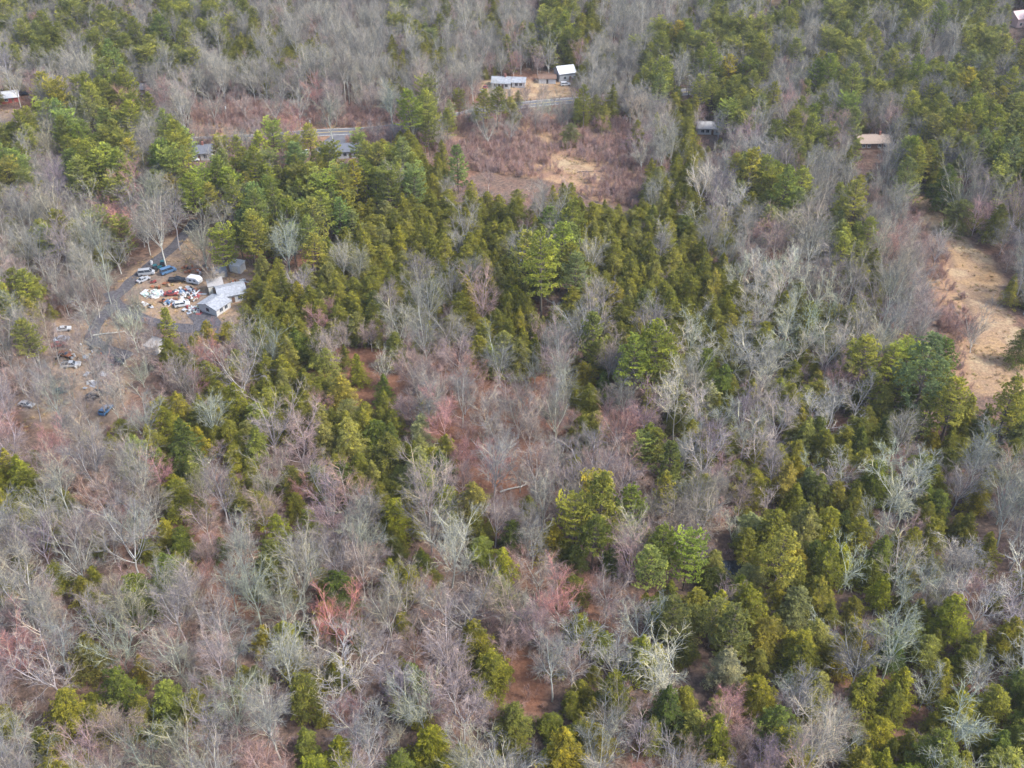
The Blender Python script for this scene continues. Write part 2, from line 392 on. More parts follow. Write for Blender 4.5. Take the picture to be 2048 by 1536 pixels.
def sapling(h, n=6):
    tb, cb = MB(), MB()
    for i in range(n):
        az = random.uniform(0, 6.28); d = Vector((math.cos(az) * .28, math.sin(az) * .28, 1)).normalized()
        p = Vector((random.uniform(-.7, .7), random.uniform(-.7, .7), -.1)); L = h * random.uniform(.6, 1)
        pts = [p, p + d * L * .5 + jitter(.15), p + d * L + jitter(.3)]
        cb.tube(pts, [.035, .022, .01], 3)
        for _ in range(16):
            s = random.uniform(.2, 1); q = pts[0].lerp(pts[2], s)
            dd = (d + jitter(.75) + Vector((0, 0, .25))).normalized(); l = random.uniform(.5, 1.3) * (1.3 - s) * h / 4 + .3
            e = q + dd * l; cb.tube([q, e], [.018, .008], 3)
            for _ in range(3):
                q2 = q.lerp(e, random.uniform(.3, 1)); cb.tube([q2, q2 + (dd + jitter(.7)).normalized() * random.uniform(.3, .6)], [.014, .008], 3)
    return tb, cb

PROTO = {}
def proto(kind, gens, bark, leafm):
    L = []
    for g in gens:
        tb, cb = g
        L.append((tb.mesh(kind + '_trunk', bark) if tb.n else None, cb.mesh(kind + '_crown', leafm), tb, cb))
    PROTO[kind] = L
rs = random.uniform
proto('hemlock_tree', [hemlock(14, 5.5, nb=125, pw=.62), hemlock(12.5, 5.5, nb=115, pw=.48), hemlock(14.5, 6.0, nb=135, pw=.55), hemlock(14.5, 4.7, nb=115, pw=.78), hemlock(12, 5.8, nb=120, pw=.40, base=.08), hemlock(15, 5.3, nb=125, base=.2, pw=.5), hemlock(13.5, 5.0, nb=80, pw=.6, base=.15), hemlock(15.5, 5.4, nb=120, pw=.9)], M['bark_dark'], M['hemlock'])
proto('pine_tree', [pine(22, 5.6), pine(20, 5.2, base=.3), pine(24, 6.0, base=.42), pine(20, 5.8, base=.28, flat_top=1), pine(17, 4.6, base=.15, gap=.85)], M['bark_dark'], M['pine'])
greys = [bare_tree(20, .9), bare_tree(22, .75, lv=(8, 8, 6, 5)), bare_tree(18, 1.0), bare_tree(21, .8, fork=.3, lv=(8, 8, 6, 5)), bare_tree(17, .9, fork=.22), bare_tree(22, 1.0, crook=.17, fork=.33, lv=(8, 8, 6, 5)), bare_tree(19, .6, fork=.45), bare_tree(20, .8, fork=.18, lv=(8, 7, 6, 5)), bare_tree(23, .7, fork=.5, lv=(6, 8, 6, 5)), bare_tree(18, 1.05, crook=.2, fork=.28, lv=(6, 8, 6, 5))]
proto('bare_tree', greys, M['bark'], M['twig'])
proto('maple_tree', [bare_tree(17, .95, lv=(7, 7, 7, 6)), bare_tree(15, 1.1, lv=(7, 7, 7, 6), fork=.3), bare_tree(19, .8, lv=(7, 7, 7, 6)), bare_tree(14, 1.1, lv=(5, 8, 8, 9), fork=.22)], M['barkred'], M['twigred'])
proto('pale_tree', [bare_tree(18, 1.05, crook=.20, lv=(5, 7, 5, 4), twig=.021, fork=.35), bare_tree(16, 1.15, crook=.24, lv=(5, 7, 5, 4), twig=.021, fork=.3), bare_tree(19, .9, crook=.18, lv=(5, 7, 5, 4), twig=.021, fork=.4), bare_tree(15, 1.0, crook=.26, lv=(6, 7, 5, 4), twig=.021, fork=.3), bare_tree(17, .8, crook=.18, lv=(6, 7, 5, 4), twig=.021, fork=.45), bare_tree(14, 1.2, crook=.2, lv=(6, 7, 5, 4), twig=.021, fork=.4)], M['barkwhite'], M['twigwhite'])
proto('sapling', [sapling(3.2), sapling(4.2, 7), sapling(2.4, 8), sapling(5, 4)], None, M['brush'])
NOMH = {k: [max(float(v[:, 2].max()) for v in p[3].v) for p in L] for k, L in PROTO.items()}
NOMR = {}
for k, L in PROTO.items():
    NOMR[k] = []
    for p in L:
        a = np.concatenate(p[3].v); NOMR[k].append(float(np.percentile(np.hypot(a[:, 0], a[:, 1]), 95)))
print('protos', {k: [len(p[1].polygons) for p in L] for k, L in PROTO.items()})

# ------------------------------------------------------------ where everything man-made stands (trees keep clear of these)
CLEAR = []     # (x, y, radius)
def clear(px, py, r):
    x, y, _ = G(px, py); CLEAR.append((x, y, r))
# ------------------------------------------------------------ man-made things
def C3(n, c, **k):
    if n not in M: M[n] = flat(n, c, **k)
    return M[n]
C3('white_paint', (.52, .53, .54), rough=.4); C3('grey_roof', (.27, .285, .31), rough=.9, var=.35, sc=1.5); C3('dark_roof', (.13, .14, .165), rough=.9, var=.35)
C3('tan_roof', (.30, .235, .19), rough=.9, var=.25); C3('pale_roof', (.32, .31, .305), rough=.9); C3('siding', (.50, .50, .49), rough=.7); C3('cream', (.60, .57, .48), rough=.7)
C3('brown_wall', (.16, .10, .07)); C3('red_wall', (.35, .07, .06)); C3('window_glass', (.03, .04, .055), rough=.08, spec=.7); C3('dark_metal', (.035, .035, .04), rough=.4)
C3('black_paint', (.02, .022, .028), rough=.3); C3('blue_paint', (.08, .16, .28), rough=.35); C3('red_paint', (.26, .06, .055), rough=.35); C3('silver', (.42, .44, .47), rough=.35, metal=.3)
C3('rubber', (.025, .025, .027)); C3('rim', (.4, .4, .42), rough=.3, metal=.7); C3('rust', (.25, .10, .05)); C3('green_tarp', (.07, .24, .16)); C3('pale_green', (.36, .45, .40)); C3('wood', (.30, .22, .15)); C3('pole_wood', (.28, .23, .19)); C3('teal_paint', (.02, .10, .12), rough=.4); C3('lamp_glass', (.75, .72, .65), rough=.2); C3('brick', (.30, .13, .10)); C3('pink_wall', (.70, .52, .50)); C3('blue_tarp', (.08, .22, .42)); C3('pale_blue', (.5, .6, .72))
def root(name, label, cat, px, py, rz, rad, group=None, sc=1, front=None):
    p = g3(px, py); o = link(name, None); o.location = p; o.rotation_euler = (0, 0, R(rz)); o.scale = (sc,) * 3
    o['label'] = label; o['category'] = cat
    if group: o['group'] = group
    CLEAR.append((p.x, p.y, rad)); VIS.append((px, py, front if front is not None else 10)); return o
VIS = []      # photo spots that stay in sight: (px, py, pixel radius)
def part(name, mb, m, parent, bv=0, **props):
    me = mb.mesh(name, m)
    me = bevel(me, bv) if bv else fixn(me)
    return link(name, me, parent, **props)
def house(label, px, py, w, d, hgt, rz, roofm, wallm, pitch=.42, name='house', cat='house', wins=4, door=True, chimney=True, side_win=1, rad=None, over=.45, front=None, doorm='brown_wall', backwin=True, group=None):
    o = root(name, label, cat, px, py, rz, rad or max(w, d) * .62, group, front=front)
    b = MB(); b.box((0, 0, hgt / 2 - .5), (w, d, hgt + 1))
    rh = d / 2 * pitch
    b.add([(-w / 2, -d / 2, hgt), (-w / 2, d / 2, hgt), (-w / 2, 0, hgt + rh - .06), (w / 2, -d / 2, hgt), (w / 2, d / 2, hgt), (w / 2, 0, hgt + rh - .06)], [[0, 1, 2], [5, 4, 3]])
    part('wall', b, M[wallm], o)
    b = MB(); t = .18; W2 = w / 2 + over; e = d / 2 + over; ez = hgt - over * pitch
    prof = [(-e, ez), (0, hgt + rh), (e, ez), (e, ez + t), (0, hgt + rh + t), (-e, ez + t)]
    b.add([(x, y, z) for x in (-W2, W2) for y, z in prof], [[0, 1, 4, 5], [1, 2, 3, 4], [7, 6, 11, 10], [8, 7, 10, 9], [6, 0, 5, 11], [2, 8, 9, 3], [5, 4, 10, 11], [4, 3, 9, 10], [1, 0, 6, 7], [2, 1, 7, 8]])
    rf = part('roof', b, M[roofm], o)
    b = MB(); b.box((0, 0, hgt + rh + t + .02), (W2 * 2, .3, .08)); part('ridge_cap', b, M[roofm], rf)
    if chimney:
        b = MB(); b.box((w * .22, 0, hgt + rh + .5), (.8, .8, 1.8)); part('chimney', b, M['brick'], rf, .03)
    xs_ = [(-w / 2 + (i + 1) * w / (wins + 1)) for i in range(wins)]
    for sgn in ((-1, 1) if backwin else (-1,)):
        for i, x in enumerate(xs_):
            if door and sgn == -1 and i == wins // 2:
                b = MB(); b.box((x, sgn * (d / 2 + .03), 1.05), (1.0, .08, 2.1)); dd = part('door', b, M[doorm], o)
                b = MB(); b.box((x + .38, sgn * (d / 2 + .1), 1.0), (.08, .06, .12)); part('handle', b, M['rim'], dd); continue
            b = MB(); b.box((x, sgn * (d / 2 + .03), 1.55), (1.25, .07, 1.3)); ww = part('window', b, M['window_glass'], o)
            b = MB()
            for q in ((0, .72, 1.5, .12), (0, -.72, 1.5, .12), (.69, 0, .12, 1.32), (-.69, 0, .12, 1.32), (0, 0, .06, 1.3)):
                b.box((x + q[0], sgn * (d / 2 + .06), 1.55 + q[1]), (q[2], .09, q[3]))
            part('frame', b, M['white_paint'], ww)
    for s in (-1, 1):
        if side_win:
            b = MB(); b.box((s * (w / 2 + .03), 0, 1.5), (.07, 1.2, 1.2)); part('window', b, M['window_glass'], o)
    return o
def vehicle(label, px, py, rz, paint, style='sedan', name='car', cat='car', rad=2.6, group=None, wheels=True, front=6):
    if py > 640: rad, front = 1.0, 1.5
    if px == 213: front = 6
    o = root(name, label, cat, px, py, rz, rad, group, front=front)
    L, Wd = {'sedan': (4.6, 1.8), 'suv': (4.9, 1.95), 'pickup': (5.6, 2.0), 'van': (5.4, 2.1)}[style]
    prof = {'sedan': [(-2.3, .35), (-2.28, .85), (-1.6, 1.0), (1.0, 1.0), (2.2, .82), (2.3, .45), (2.2, .3), (-2.2, .28)],
            'suv': [(-2.42, .4), (-2.4, 1.15), (1.1, 1.15), (2.3, 1.0), (2.45, .55), (2.3, .35), (-2.3, .35)],
            'pickup': [(-2.8, .5), (-2.8, 1.12), (1.2, 1.12), (2.6, 1.02), (2.8, .6), (2.7, .42), (-2.7, .42)],
            'van': [(-2.7, .4), (-2.7, 1.3), (1.8, 1.3), (2.6, 1.05), (2.7, .5), (2.6, .35), (-2.6, .35)]}[style]
    b = MB(); b.prism(prof, -Wd / 2, Wd / 2); body = part('body', b, M[paint], o, .07)
    cab = {'sedan': ((-1.55, .98), (-.85, 1.42), (.35, 1.42), (1.05, .98)), 'suv': ((-2.3, 1.13), (-2.05, 1.72), (.45, 1.72), (1.1, 1.13)),
           'pickup': ((-.55, 1.1), (-.4, 1.72), (.7, 1.72), (1.25, 1.1)), 'van': ((-2.6, 1.28), (-2.5, 2.1), (1.1, 2.1), (1.8, 1.28))}[style]
    b = MB(); w0, w1 = Wd / 2 - .08, Wd / 2 - .26
    (a, za), (c, zc), (e, ze), (g, zg) = cab
    def cabv(sh): return [(a, -w0, za), (a, w0, za), (g, -w0, zg), (g, w0, zg), (c, -w1, zc), (c, w1, zc), (e, -w1, ze), (e, w1, ze)]
    b.add(cabv(0), [[0, 1, 5, 4], [2, 6, 7, 3], [0, 4, 6, 2], [1, 3, 7, 5], [0, 2, 3, 1]]); part('window', b, M['window_glass'], o)
    b = MB(); b.box(((c + e) / 2, 0, zc + .03), (e - c + .1, w1 * 2 + .06, .07)); part('roof', b, M[paint], o, .02)
    b = MB()
    for s in (-1, 1):
        for (x0, z0, x1, z1) in ((a, za, c, zc), (g, zg, e, ze), ((a + g) / 2, za, (c + e) / 2, zc)):
            b.tube([(x0, s * w0, z0), (x1, s * w1, z1)], [.05, .05], 4)
    part('pillar', b, M[paint], o)
    if style == 'pickup':
        b = MB(); b.box((-1.68, 0, 1.13), (2.05, 1.66, .04)); part('bed', b, M['dark_metal'], o)
        b = MB()
        for s in (-1, 1): b.box((-1.68, s * .91, 1.2), (2.2, .12, .14))
        b.box((-2.74, 0, 1.2), (.1, 1.7, .14)); part('bed_rail', b, M[paint], o)
    if wheels:
        for x in (-L * .3, L * .31):
            for s in (-1, 1):
                b = MB(); n = 14; vs = [(x + .36 * math.cos(6.283 * i / n), s * (Wd / 2 + .02) + q, .36 + .36 * math.sin(6.283 * i / n)) for q in (-.12, .1) for i in range(n)]
                b.add(vs, [[i, (i + 1) % n, n + (i + 1) % n, n + i] for i in range(n)] + [list(range(n)), list(range(n, 2 * n))]); wh = part('wheel', b, M['rubber'], o)
                vs = [(x + .2 * math.cos(6.283 * i / n), s * (Wd / 2 + .14), .36 + .2 * math.sin(6.283 * i / n)) for i in range(n)]
                b = MB(); b.add(vs, [list(range(n))]); part('rim', b, M['rim'], wh)
    xf = L / 2 - .06
    for s in (-1, 1):
        b = MB(); b.box((xf, s * Wd * .36, .75), (.14, .36, .18)); part('headlight', b, M['lamp_glass'], o)
        b = MB(); b.box((-L / 2 + .04, s * Wd * .38, .8), (.12, .26, .2)); part('tail_light', b, M['red_paint'], o)
    return o
# houses along the road and beyond
house('long house with tan roof and dark front windows among pines near the meadow', 1741, 291, 13.5, 8, 2.8, 3, 'tan_roof', 'brown_wall', .5, front=30, wins=5)
house('low house with pale grey roof half hidden by bare trees, right of the brush clearing', 1418, 262, 10.5, 8, 2.7, -4, 'pale_roof', 'siding', .35, front=22)
house('long white-walled house with blue-grey roof behind the tall pines beside the road', 697, 308, 15, 8, 2.9, 4, 'dark_roof', 'white_paint', .45, front=15, wins=6)
house('dark roofed house with a pale end seen through bare trees below the road', 396, 312, 12, 9, 2.9, 8, 'dark_roof', 'siding', .4, front=11)
house('white house with two grey gables on the lawn beyond the brush clearing', 1003, 172, 8.5, 7, 2.7, -5, 'grey_roof', 'white_paint', .5, front=22, wins=4)
house('grey roofed wing at the right of the white house on the lawn', 1038, 171, 6, 6, 2.6, -5, 'grey_roof', 'white_paint', .45, name='house_annex', cat='annex', front=12, wins=2, chimney=False, door=False)
house('small white garage with brown roof and dark door beyond the lawn', 1094, 163, 8, 6, 2.5, 0, 'brown_wall', 'white_paint', .25, name='garage', cat='garage', wins=1, chimney=False, doorm='black_paint', front=16)
house('tall white roofed barn at the right end of the lawn', 1129, 156, 8, 8, 3.8, 18, 'white_paint', 'silver', .55, name='barn', cat='barn', wins=2, chimney=False, front=18)
house('small red-walled cabin with white roof at the far left edge', 21, 200, 8, 7, 2.4, 20, 'white_paint', 'red_wall', .5, name='cabin', cat='cabin', wins=2, chimney=False, front=16)
house('pinkish white house with red trim at the top right corner', 2040, 48, 13, 9, 4.5, 20, 'pink_wall', 'pink_wall', .6, front=22)
house('blue-grey roofed shed deep in the bare wood left of the road', 287, 184, 9, 7, 2.5, 5, 'dark_roof', 'siding', .4, name='shed', cat='shed', wins=2, chimney=False, front=5)
# the junk yard
house('grey gable roofed house at the right end of the junk yard', 464, 594, 8.5, 7.5, 2.9, 22, 'grey_roof', 'siding', .35, front=24, wins=3, chimney=False)
house('grey roofed wing with white wall in front of the junk yard house', 431, 618, 6.5, 7.5, 2.5, 60, 'grey_roof', 'siding', .3, name='house_wing', cat='annex', wins=2, chimney=False, door=False, front=18)
def boxy(label, px, py, w, d, h, rz, roofm, wallm, name, cat, rad=3, slope=.35, front=12):
    o = root(name, label, cat, px, py, rz, rad, front=front)
    b = MB(); b.box((0, 0, h / 2), (w, d, h)); part('wall', b, M[wallm], o, .03)
    b = MB(); b.add([(-w / 2 - .2, -d / 2 - .2, h + .02), (w / 2 + .2, -d / 2 - .2, h + .02), (w / 2 + .2, d / 2 + .2, h + .02 + slope), (-w / 2 - .2, d / 2 + .2, h + .02 + slope),
                     (-w / 2 - .2, -d / 2 - .2, h + .16), (w / 2 + .2, -d / 2 - .2, h + .16), (w / 2 + .2, d / 2 + .2, h + .16 + slope), (-w / 2 - .2, d / 2 + .2, h + .16 + slope)],
                    [[3, 2, 1, 0], [4, 5, 6, 7], [0, 1, 5, 4], [1, 2, 6, 5], [2, 3, 7, 6], [3, 0, 4, 7]]); part('roof', b, M[roofm], o)
    b = MB(); b.box((0, -d / 2 - .03, h * .42), (w * .5, .06, h * .8)); dd = part('door', b, M['cream' if wallm != 'cream' else 'wood'], o)
    b = MB(); b.box((w * .2, -d / 2 - .09, h * .4), (.07, .06, .35)); part('handle', b, M['dark_metal'], dd)
    b = MB()
    for i in range(6): b.box((-w / 2 - .025, -d / 2 + (i + .5) * d / 6, h / 2), (.05, .06, h * .95))
    part('rib', b, M[wallm], o, kind='stuff') if False else part('side_batten', b, M[wallm], o)
    return o
boxy('cream box shed with grey-white flat roof standing left of the junk yard house', 433, 582, 4.8, 4.4, 3.2, 20, 'pale_roof', 'cream', 'shed', 'shed')
boxy('low shed with greenish grey roof behind the cream box shed', 441, 551, 4.6, 3.4, 2.0, 25, 'grey_roof', 'silver', 'shed', 'shed')
boxy('white sided shed with grey roof topmost of the junk yard sheds', 476, 541, 4.2, 3.4, 2.8, -18, 'white_paint', 'white_paint', 'shed', 'shed')
boxy('small pale shed hidden behind the bare trees below the junk yard', 312, 700, 5, 4, 2.4, 70, 'pale_roof', 'silver', 'shed', 'shed', front=4)
def camper(label, px, py, rz):
    o = root('camper_trailer', label, 'trailer', px, py, rz, 3.5, front=14)
    b = MB(); b.prism([(-2.3, .5), (-2.6, 1.3), (-2.0, 2.5), (1.6, 2.6), (2.5, 1.7), (2.4, .5)], -1.3, 1.3); part('body', b, M['white_paint'], o, .12)
    for x in (-.8, .9):
        b = MB(); b.box((x, -1.32, 1.6), (.9, .06, .6)); part('window', b, M['window_glass'], o)
    for s in (-1, 1):
        b = MB(); b.tube([(0, s * 1.1, .35), (0, s * 1.35, .35)], [.35, .35], 12, True); part('wheel', b, M['rubber'], o)
    b = MB(); b.tube([(2.4, 0, .5), (3.5, 0, .45)], [.06, .06], 5); part('hitch', b, M['dark_metal'], o)
camper('white camper trailer between the black pickup and the cream box shed', 390, 566, -20)
vehicle('black pickup truck parked in the middle of the junk yard', 355, 563, 3, 'black_paint', 'pickup', 'pickup_truck', 'truck', front=17)
vehicle('white wagon facing the debris in the front of the junk yard', 365, 612, 18, 'white_paint', 'suv', 'car', 'car', front=16)
vehicle('red car buried among white scrap in the junk yard', 343, 590, 4, 'red_paint', 'sedan', front=10)
vehicle('blue and white van parked diagonally near the top of the junk yard', 337, 545, 40, 'blue_paint', 'van', 'van', 'van', front=9)
vehicle('grey van with a pale tilted hood next to the driveway', 294, 549, 12, 'silver', 'van', 'van', 'van', front=9)
vehicle('small silver car wreck beside the red mower in the junk yard', 287, 562, 50, 'silver', 'sedan', front=7)
vehicle('white car wreck under bare trees at the top of the lower left yard', 128, 661, 15, 'white_paint', 'sedan', front=5)
vehicle('pale blue car just above the red wreck in the lower left yard', 124, 681, 14, 'pale_blue', 'sedan', front=6)
vehicle('red wreck under bare trees in the lower left yard', 119, 692, 18, 'red_paint', 'sedan', front=6)
vehicle('rusty brown wreck below the red wreck in the lower left yard', 130, 712, -20, 'rust', 'sedan', front=5)
vehicle('grey-green old pickup lowest of the row in the lower left yard', 143, 733, 10, 'silver', 'pickup', 'pickup_truck', 'truck', front=6)
vehicle('dark truck wreck right of the green tarp in the lower left yard', 232, 728, -5, 'dark_metal', 'pickup', 'pickup_truck', 'truck', front=5)
vehicle('dark grey car alone on the tan patch of the lower left yard', 120, 786, 12, 'teal_paint', 'sedan', front=5)
vehicle('grey wreck on the sandy patch near the left edge', 54, 812, -15, 'silver', 'sedan', front=5)
vehicle('dark van above the blue car at the left of the wood', 192, 795, 60, 'dark_metal', 'van', 'van', 'van', front=5)
vehicle('blue car standing alone under bare trees at the lower left yard', 213, 823, 75, 'blue_tarp', 'suv', front=8)
vehicle('white car on the lawn left of the white house', 964, 184, 70, 'white_paint', 'sedan', front=5)
vehicle('red car on the lawn left of the white house', 971, 177, 70, 'red_paint', 'sedan', front=4)
vehicle('white car parked in front of the white roofed barn', 1131, 171, 10, 'white_paint', 'suv', front=7)
vehicle('white car at the upper right edge of the brush clearing', 1250, 243, 85, 'white_paint', 'suv', front=9)
vehicle('dark car beside the red-walled cabin at the far left', 50, 190, 10, 'black_paint', 'sedan', front=4)
vehicle('white car at the pale end of the dark roofed house', 388, 322, 10, 'white_paint', 'sedan', front=6)
vehicle('small white car under the pines left of the long white-walled house', 612, 306, 80, 'white_paint', 'sedan', front=4)
def tractor(label, px, py, rz):
    o = root('tractor', label, 'tractor', px, py, rz, 2.5, front=8)
    b = MB(); b.box((.7, 0, 1.0), (1.9, .8, .75), taper=.85); part('hood', b, M['teal_paint'], o, .05)
    b = MB(); b.box((-.7, 0, 1.5), (1.3, 1.3, 1.2), taper=.85); part('cab', b, M['window_glass'], o, .05)
    b = MB(); b.box((-.7, 0, 2.16), (1.4, 1.4, .12)); part('roof', b, M['teal_paint'], o, .03)
    for x, r_ in ((-.8, .75), (1.3, .45)):
        for s in (-1, 1):
            b = MB(); b.tube([(x, s * .6, r_), (x, s * .95, r_)], [r_, r_], 14, True); part('wheel', b, M['rubber'], o)
    b = MB(); b.box((2.2, 0, .5), (.5, 1.7, .6), taper=.7); part('bucket', b, M['dark_metal'], o)
tractor('dark teal tractor at the top of the junk yard by the driveway', 316, 540, 30)
tractor('dark tractor farthest up the junk yard beside the blue van', 327, 531, 100)
def mower(label, px, py):
    o = root('riding_mower', label, 'mower', px, py, 20, 1.5, front=5)
    b = MB(); b.box((.4, 0, .6), (1.0, .6, .5), taper=.85); part('hood', b, M['red_paint'], o, .04)
    b = MB(); b.box((-.4, 0, .35), (1.5, 1.1, .2)); part('deck', b, M['red_paint'], o, .03)
    b = MB(); b.box((-.5, 0, .75), (.45, .45, .12)); b.box((-.75, 0, 1.0), (.1, .45, .45)); part('seat', b, M['rubber'], o)
    for x in (-.6, .6):
        for s in (-1, 1):
            b = MB(); b.tube([(x, s * .4, .25), (x, s * .6, .25)], [.25, .25], 12, True); part('wheel', b, M['rubber'], o)
mower('red riding mower on the tan ground of the junk yard', 308, 565)
def pole(label, px, py, h=9.5, box=True):
    o = root('utility_pole', label, 'utility pole', px, py, 10, 1.0, front=4)
    b = MB(); b.tube([(0, 0, -.3), (0, 0, h)], [.17, .11], 8, True); part('post', b, M['pole_wood'], o)
    b = MB(); b.box((0, 0, h - .7), (2.4, .12, .14)); part('crossarm', b, M['pole_wood'], o)
    for x in (-1.1, -.5, .5, 1.1):
        b = MB(); b.tube([(x, 0, h - .63), (x, 0, h - .4)], [.06, .04], 6, True); part('insulator', b, M['lamp_glass'], o)
    if box: b = MB(); b.tube([(.35, 0, h - 2.2), (.35, 0, h - 1.2)], [.28, .28], 10, True); part('transformer', b, M['siding'], o)
pole('utility pole with pale transformer at the forest edge above the road', 455, 250)
pole('utility pole in front of dark pines right of the white car', 1373, 185)
pole('thin pale utility pole at the left edge of the brush clearing', 858, 300, 8, False)
pole('utility pole by the bend of the road near the red shrub', 622, 276, 9)
# scrap: every piece its own thing
SCR = {}
def scrap_mesh(kind, m):
    k = (kind, m)
    if k in SCR: return SCR[k]
    b = MB()
    if kind == 'scrap_sheet':
        n = 5; w, l = .8, 1.1; hs = [0, .12, .05, .22, .1]
        vs = [((j / (n - 1) - .5) * l * 2, s * w, .12 + hs[j] + e) for e in (0, .04) for s in (-1, 1) for j in range(n)]
        fs = [[j, j + 1, n + j + 1, n + j] for j in range(n - 1)] + [[2 * n + j, 3 * n + j, 3 * n + j + 1, 2 * n + j + 1] for j in range(n - 1)]
        fs += [[j, 2 * n + j, 2 * n + j + 1, j + 1] for j in range(n - 1)] + [[n + j, n + j + 1, 3 * n + j + 1, 3 * n + j] for j in range(n - 1)]
        b.add(vs, fs)
    elif kind == 'barrel':
        b.tube([(0, 0, 0), (0, 0, .3), (0, 0, .33), (0, 0, .6), (0, 0, .63), (0, 0, .9)], [.29, .29, .31, .31, .29, .29], 12, True)
    elif kind == 'tyre':
        n, q = 14, 6
        vs = [((.32 + .12 * math.cos(6.283 * j / q)) * math.cos(6.283 * i / n), (.32 + .12 * math.cos(6.283 * j / q)) * math.sin(6.283 * i / n), .12 + .12 * math.sin(6.283 * j / q)) for i in range(n) for j in range(q)]
        b.add(vs, [[i * q + j, ((i + 1) % n) * q + j, ((i + 1) % n) * q + (j + 1) % q, i * q + (j + 1) % q] for i in range(n) for j in range(q)])
    elif kind == 'crate':
        b.box((0, 0, .06), (1.0, .8, .08))
        for s in (-1, 1):
            for z in (.2, .42, .64): b.box((0, s * .4, z), (1.0, .05, .16)); b.box((s * .5, 0, z), (.05, .8, .16))
            for t in (-1, 1): b.box((s * .46, t * .36, .38), (.07, .07, .7))
    elif kind == 'plank':
        b.box((0, 0, .12), (3.4, .45, .1)); b.box((0, .15, .18), (3.3, .1, .04))
    elif kind == 'cabinet':
        b.box((0, 0, .45), (.75, .7, .9)); b.box((0, -.37, .45), (.66, .04, .8)); b.box((.22, -.41, .5), (.05, .05, .3))
    me = b.mesh(kind, M[m]); SCR[k] = fixn(me); return me
CW = {'white_paint': 'white', 'siding': 'off-white', 'silver': 'grey', 'red_paint': 'red', 'blue_paint': 'blue', 'rust': 'rusty', 'pale_green': 'pale green', 'dark_metal': 'dark', 'wood': 'brown', 'rubber': 'black', 'green_tarp': 'green'}
SCRAPN = {'scrap_sheet': 'bent scrap sheet', 'barrel': 'barrel', 'tyre': 'old tyre', 'crate': 'slatted crate', 'plank': 'long plank', 'cabinet': 'discarded appliance'}
def scrap(kind, m, px, py, where, rz=None, sc=1.0, z=0):
    o = link(kind, scrap_mesh(kind, m)); p = g3(px, py); o.location = (p.x, p.y, p.z + z); o.rotation_euler = (random.uniform(-.25, .25), random.uniform(-.25, .25), random.uniform(0, 6.28) if rz is None else R(rz)); o.scale = (sc,) * 3
    o['label'] = f"{CW[m]} {SCRAPN[kind]} lying {where}"; o['category'] = {'scrap_sheet': 'scrap metal', 'cabinet': 'appliance'}.get(kind, kind); o['group'] = f"{CW[m]} {SCRAPN[kind]}s {where}"
def heap(px, py, rx, ry, n, mats, where, kinds=('scrap_sheet', 'scrap_sheet', 'plank', 'crate', 'cabinet', 'barrel')):
    for _ in range(n):
        a = random.uniform(0, 6.28); q = math.sqrt(random.random())
        kd = random.choice(kinds); m = 'rubber' if kd == 'tyre' else ('wood' if kd == 'crate' and random.random() < .6 else random.choice(mats))
        scrap(kd, m, px + rx * q * math.cos(a), py + ry * q * math.sin(a), where, sc=random.uniform(.6, 1.15), z=random.uniform(0, .25))
heap(309, 590, 22, 9, 48, ['white_paint', 'pale_green', 'pale_green', 'siding', 'silver'], 'in the greenish heap left of the red car')
heap(376, 590, 26, 14, 80, ['white_paint', 'white_paint', 'siding', 'siding', 'silver', 'silver', 'red_paint', 'blue_paint', 'dark_metal', 'dark_metal', 'rust'], 'in the heap between red car and cream shed', ('scrap_sheet', 'scrap_sheet', 'plank', 'crate', 'cabinet', 'barrel', 'tyre'))
heap(348, 605, 24, 8, 40, ['white_paint', 'silver', 'blue_paint', 'dark_metal', 'rust'], 'just above the white wagon')
heap(283, 614, 20, 7, 30, ['siding', 'silver', 'white_paint', 'wood', 'dark_metal'], 'by the bend of the driveway', ('scrap_sheet', 'crate', 'tyre', 'cabinet', 'plank'))
heap(388, 622, 22, 8, 30, ['siding', 'red_paint', 'pale_green', 'silver'], 'below the white wagon on the apron')
heap(400, 540, 36, 9, 26, ['rust', 'wood', 'silver', 'dark_metal'], 'along the top edge of the junk yard')
heap(478, 566, 16, 8, 20, ['white_paint', 'silver', 'rust'], 'behind the junk yard house')
heap(330, 573, 30, 5, 10, ['wood', 'rust', 'dark_metal'], 'in front of the black pickup')
heap(155, 712, 50, 30, 40, ['silver', 'rust', 'dark_metal', 'white_paint'], 'between the wrecks of the lower left yard', ('scrap_sheet', 'tyre', 'barrel', 'crate'))
heap(170, 760, 50, 20, 14, ['silver', 'rust', 'white_paint'], 'on the bare ground below the green tarp', ('scrap_sheet', 'tyre', 'barrel'))
scrap('plank', 'white_paint', 298, 611, 'alone left of the white wagon', -25, 1.6); scrap('plank', 'white_paint', 401, 589, 'pointing at the cream box shed', -15, 1.3)
scrap('scrap_sheet', 'green_tarp', 216, 729, 'left of the dark truck wreck', 10, 1.7); scrap('barrel', 'white_paint', 196, 740, 'alone below the green sheet', 0, 1.7)
scrap('barrel', 'white_paint', 303, 529, 'upright beside the driveway, top of the yard', 0, 1.5); scrap('tyre', 'rubber', 203, 804, 'between the dark van and blue car', 0, 1.6); scrap('cabinet', 'blue_paint', 441, 589, 'against the front of the cream shed', 20, 1.3)
heap(75, 245, 30, 5, 6, ['white_paint', 'siding', 'silver'], 'under the pines left of the road', ('scrap_sheet', 'cabinet'))

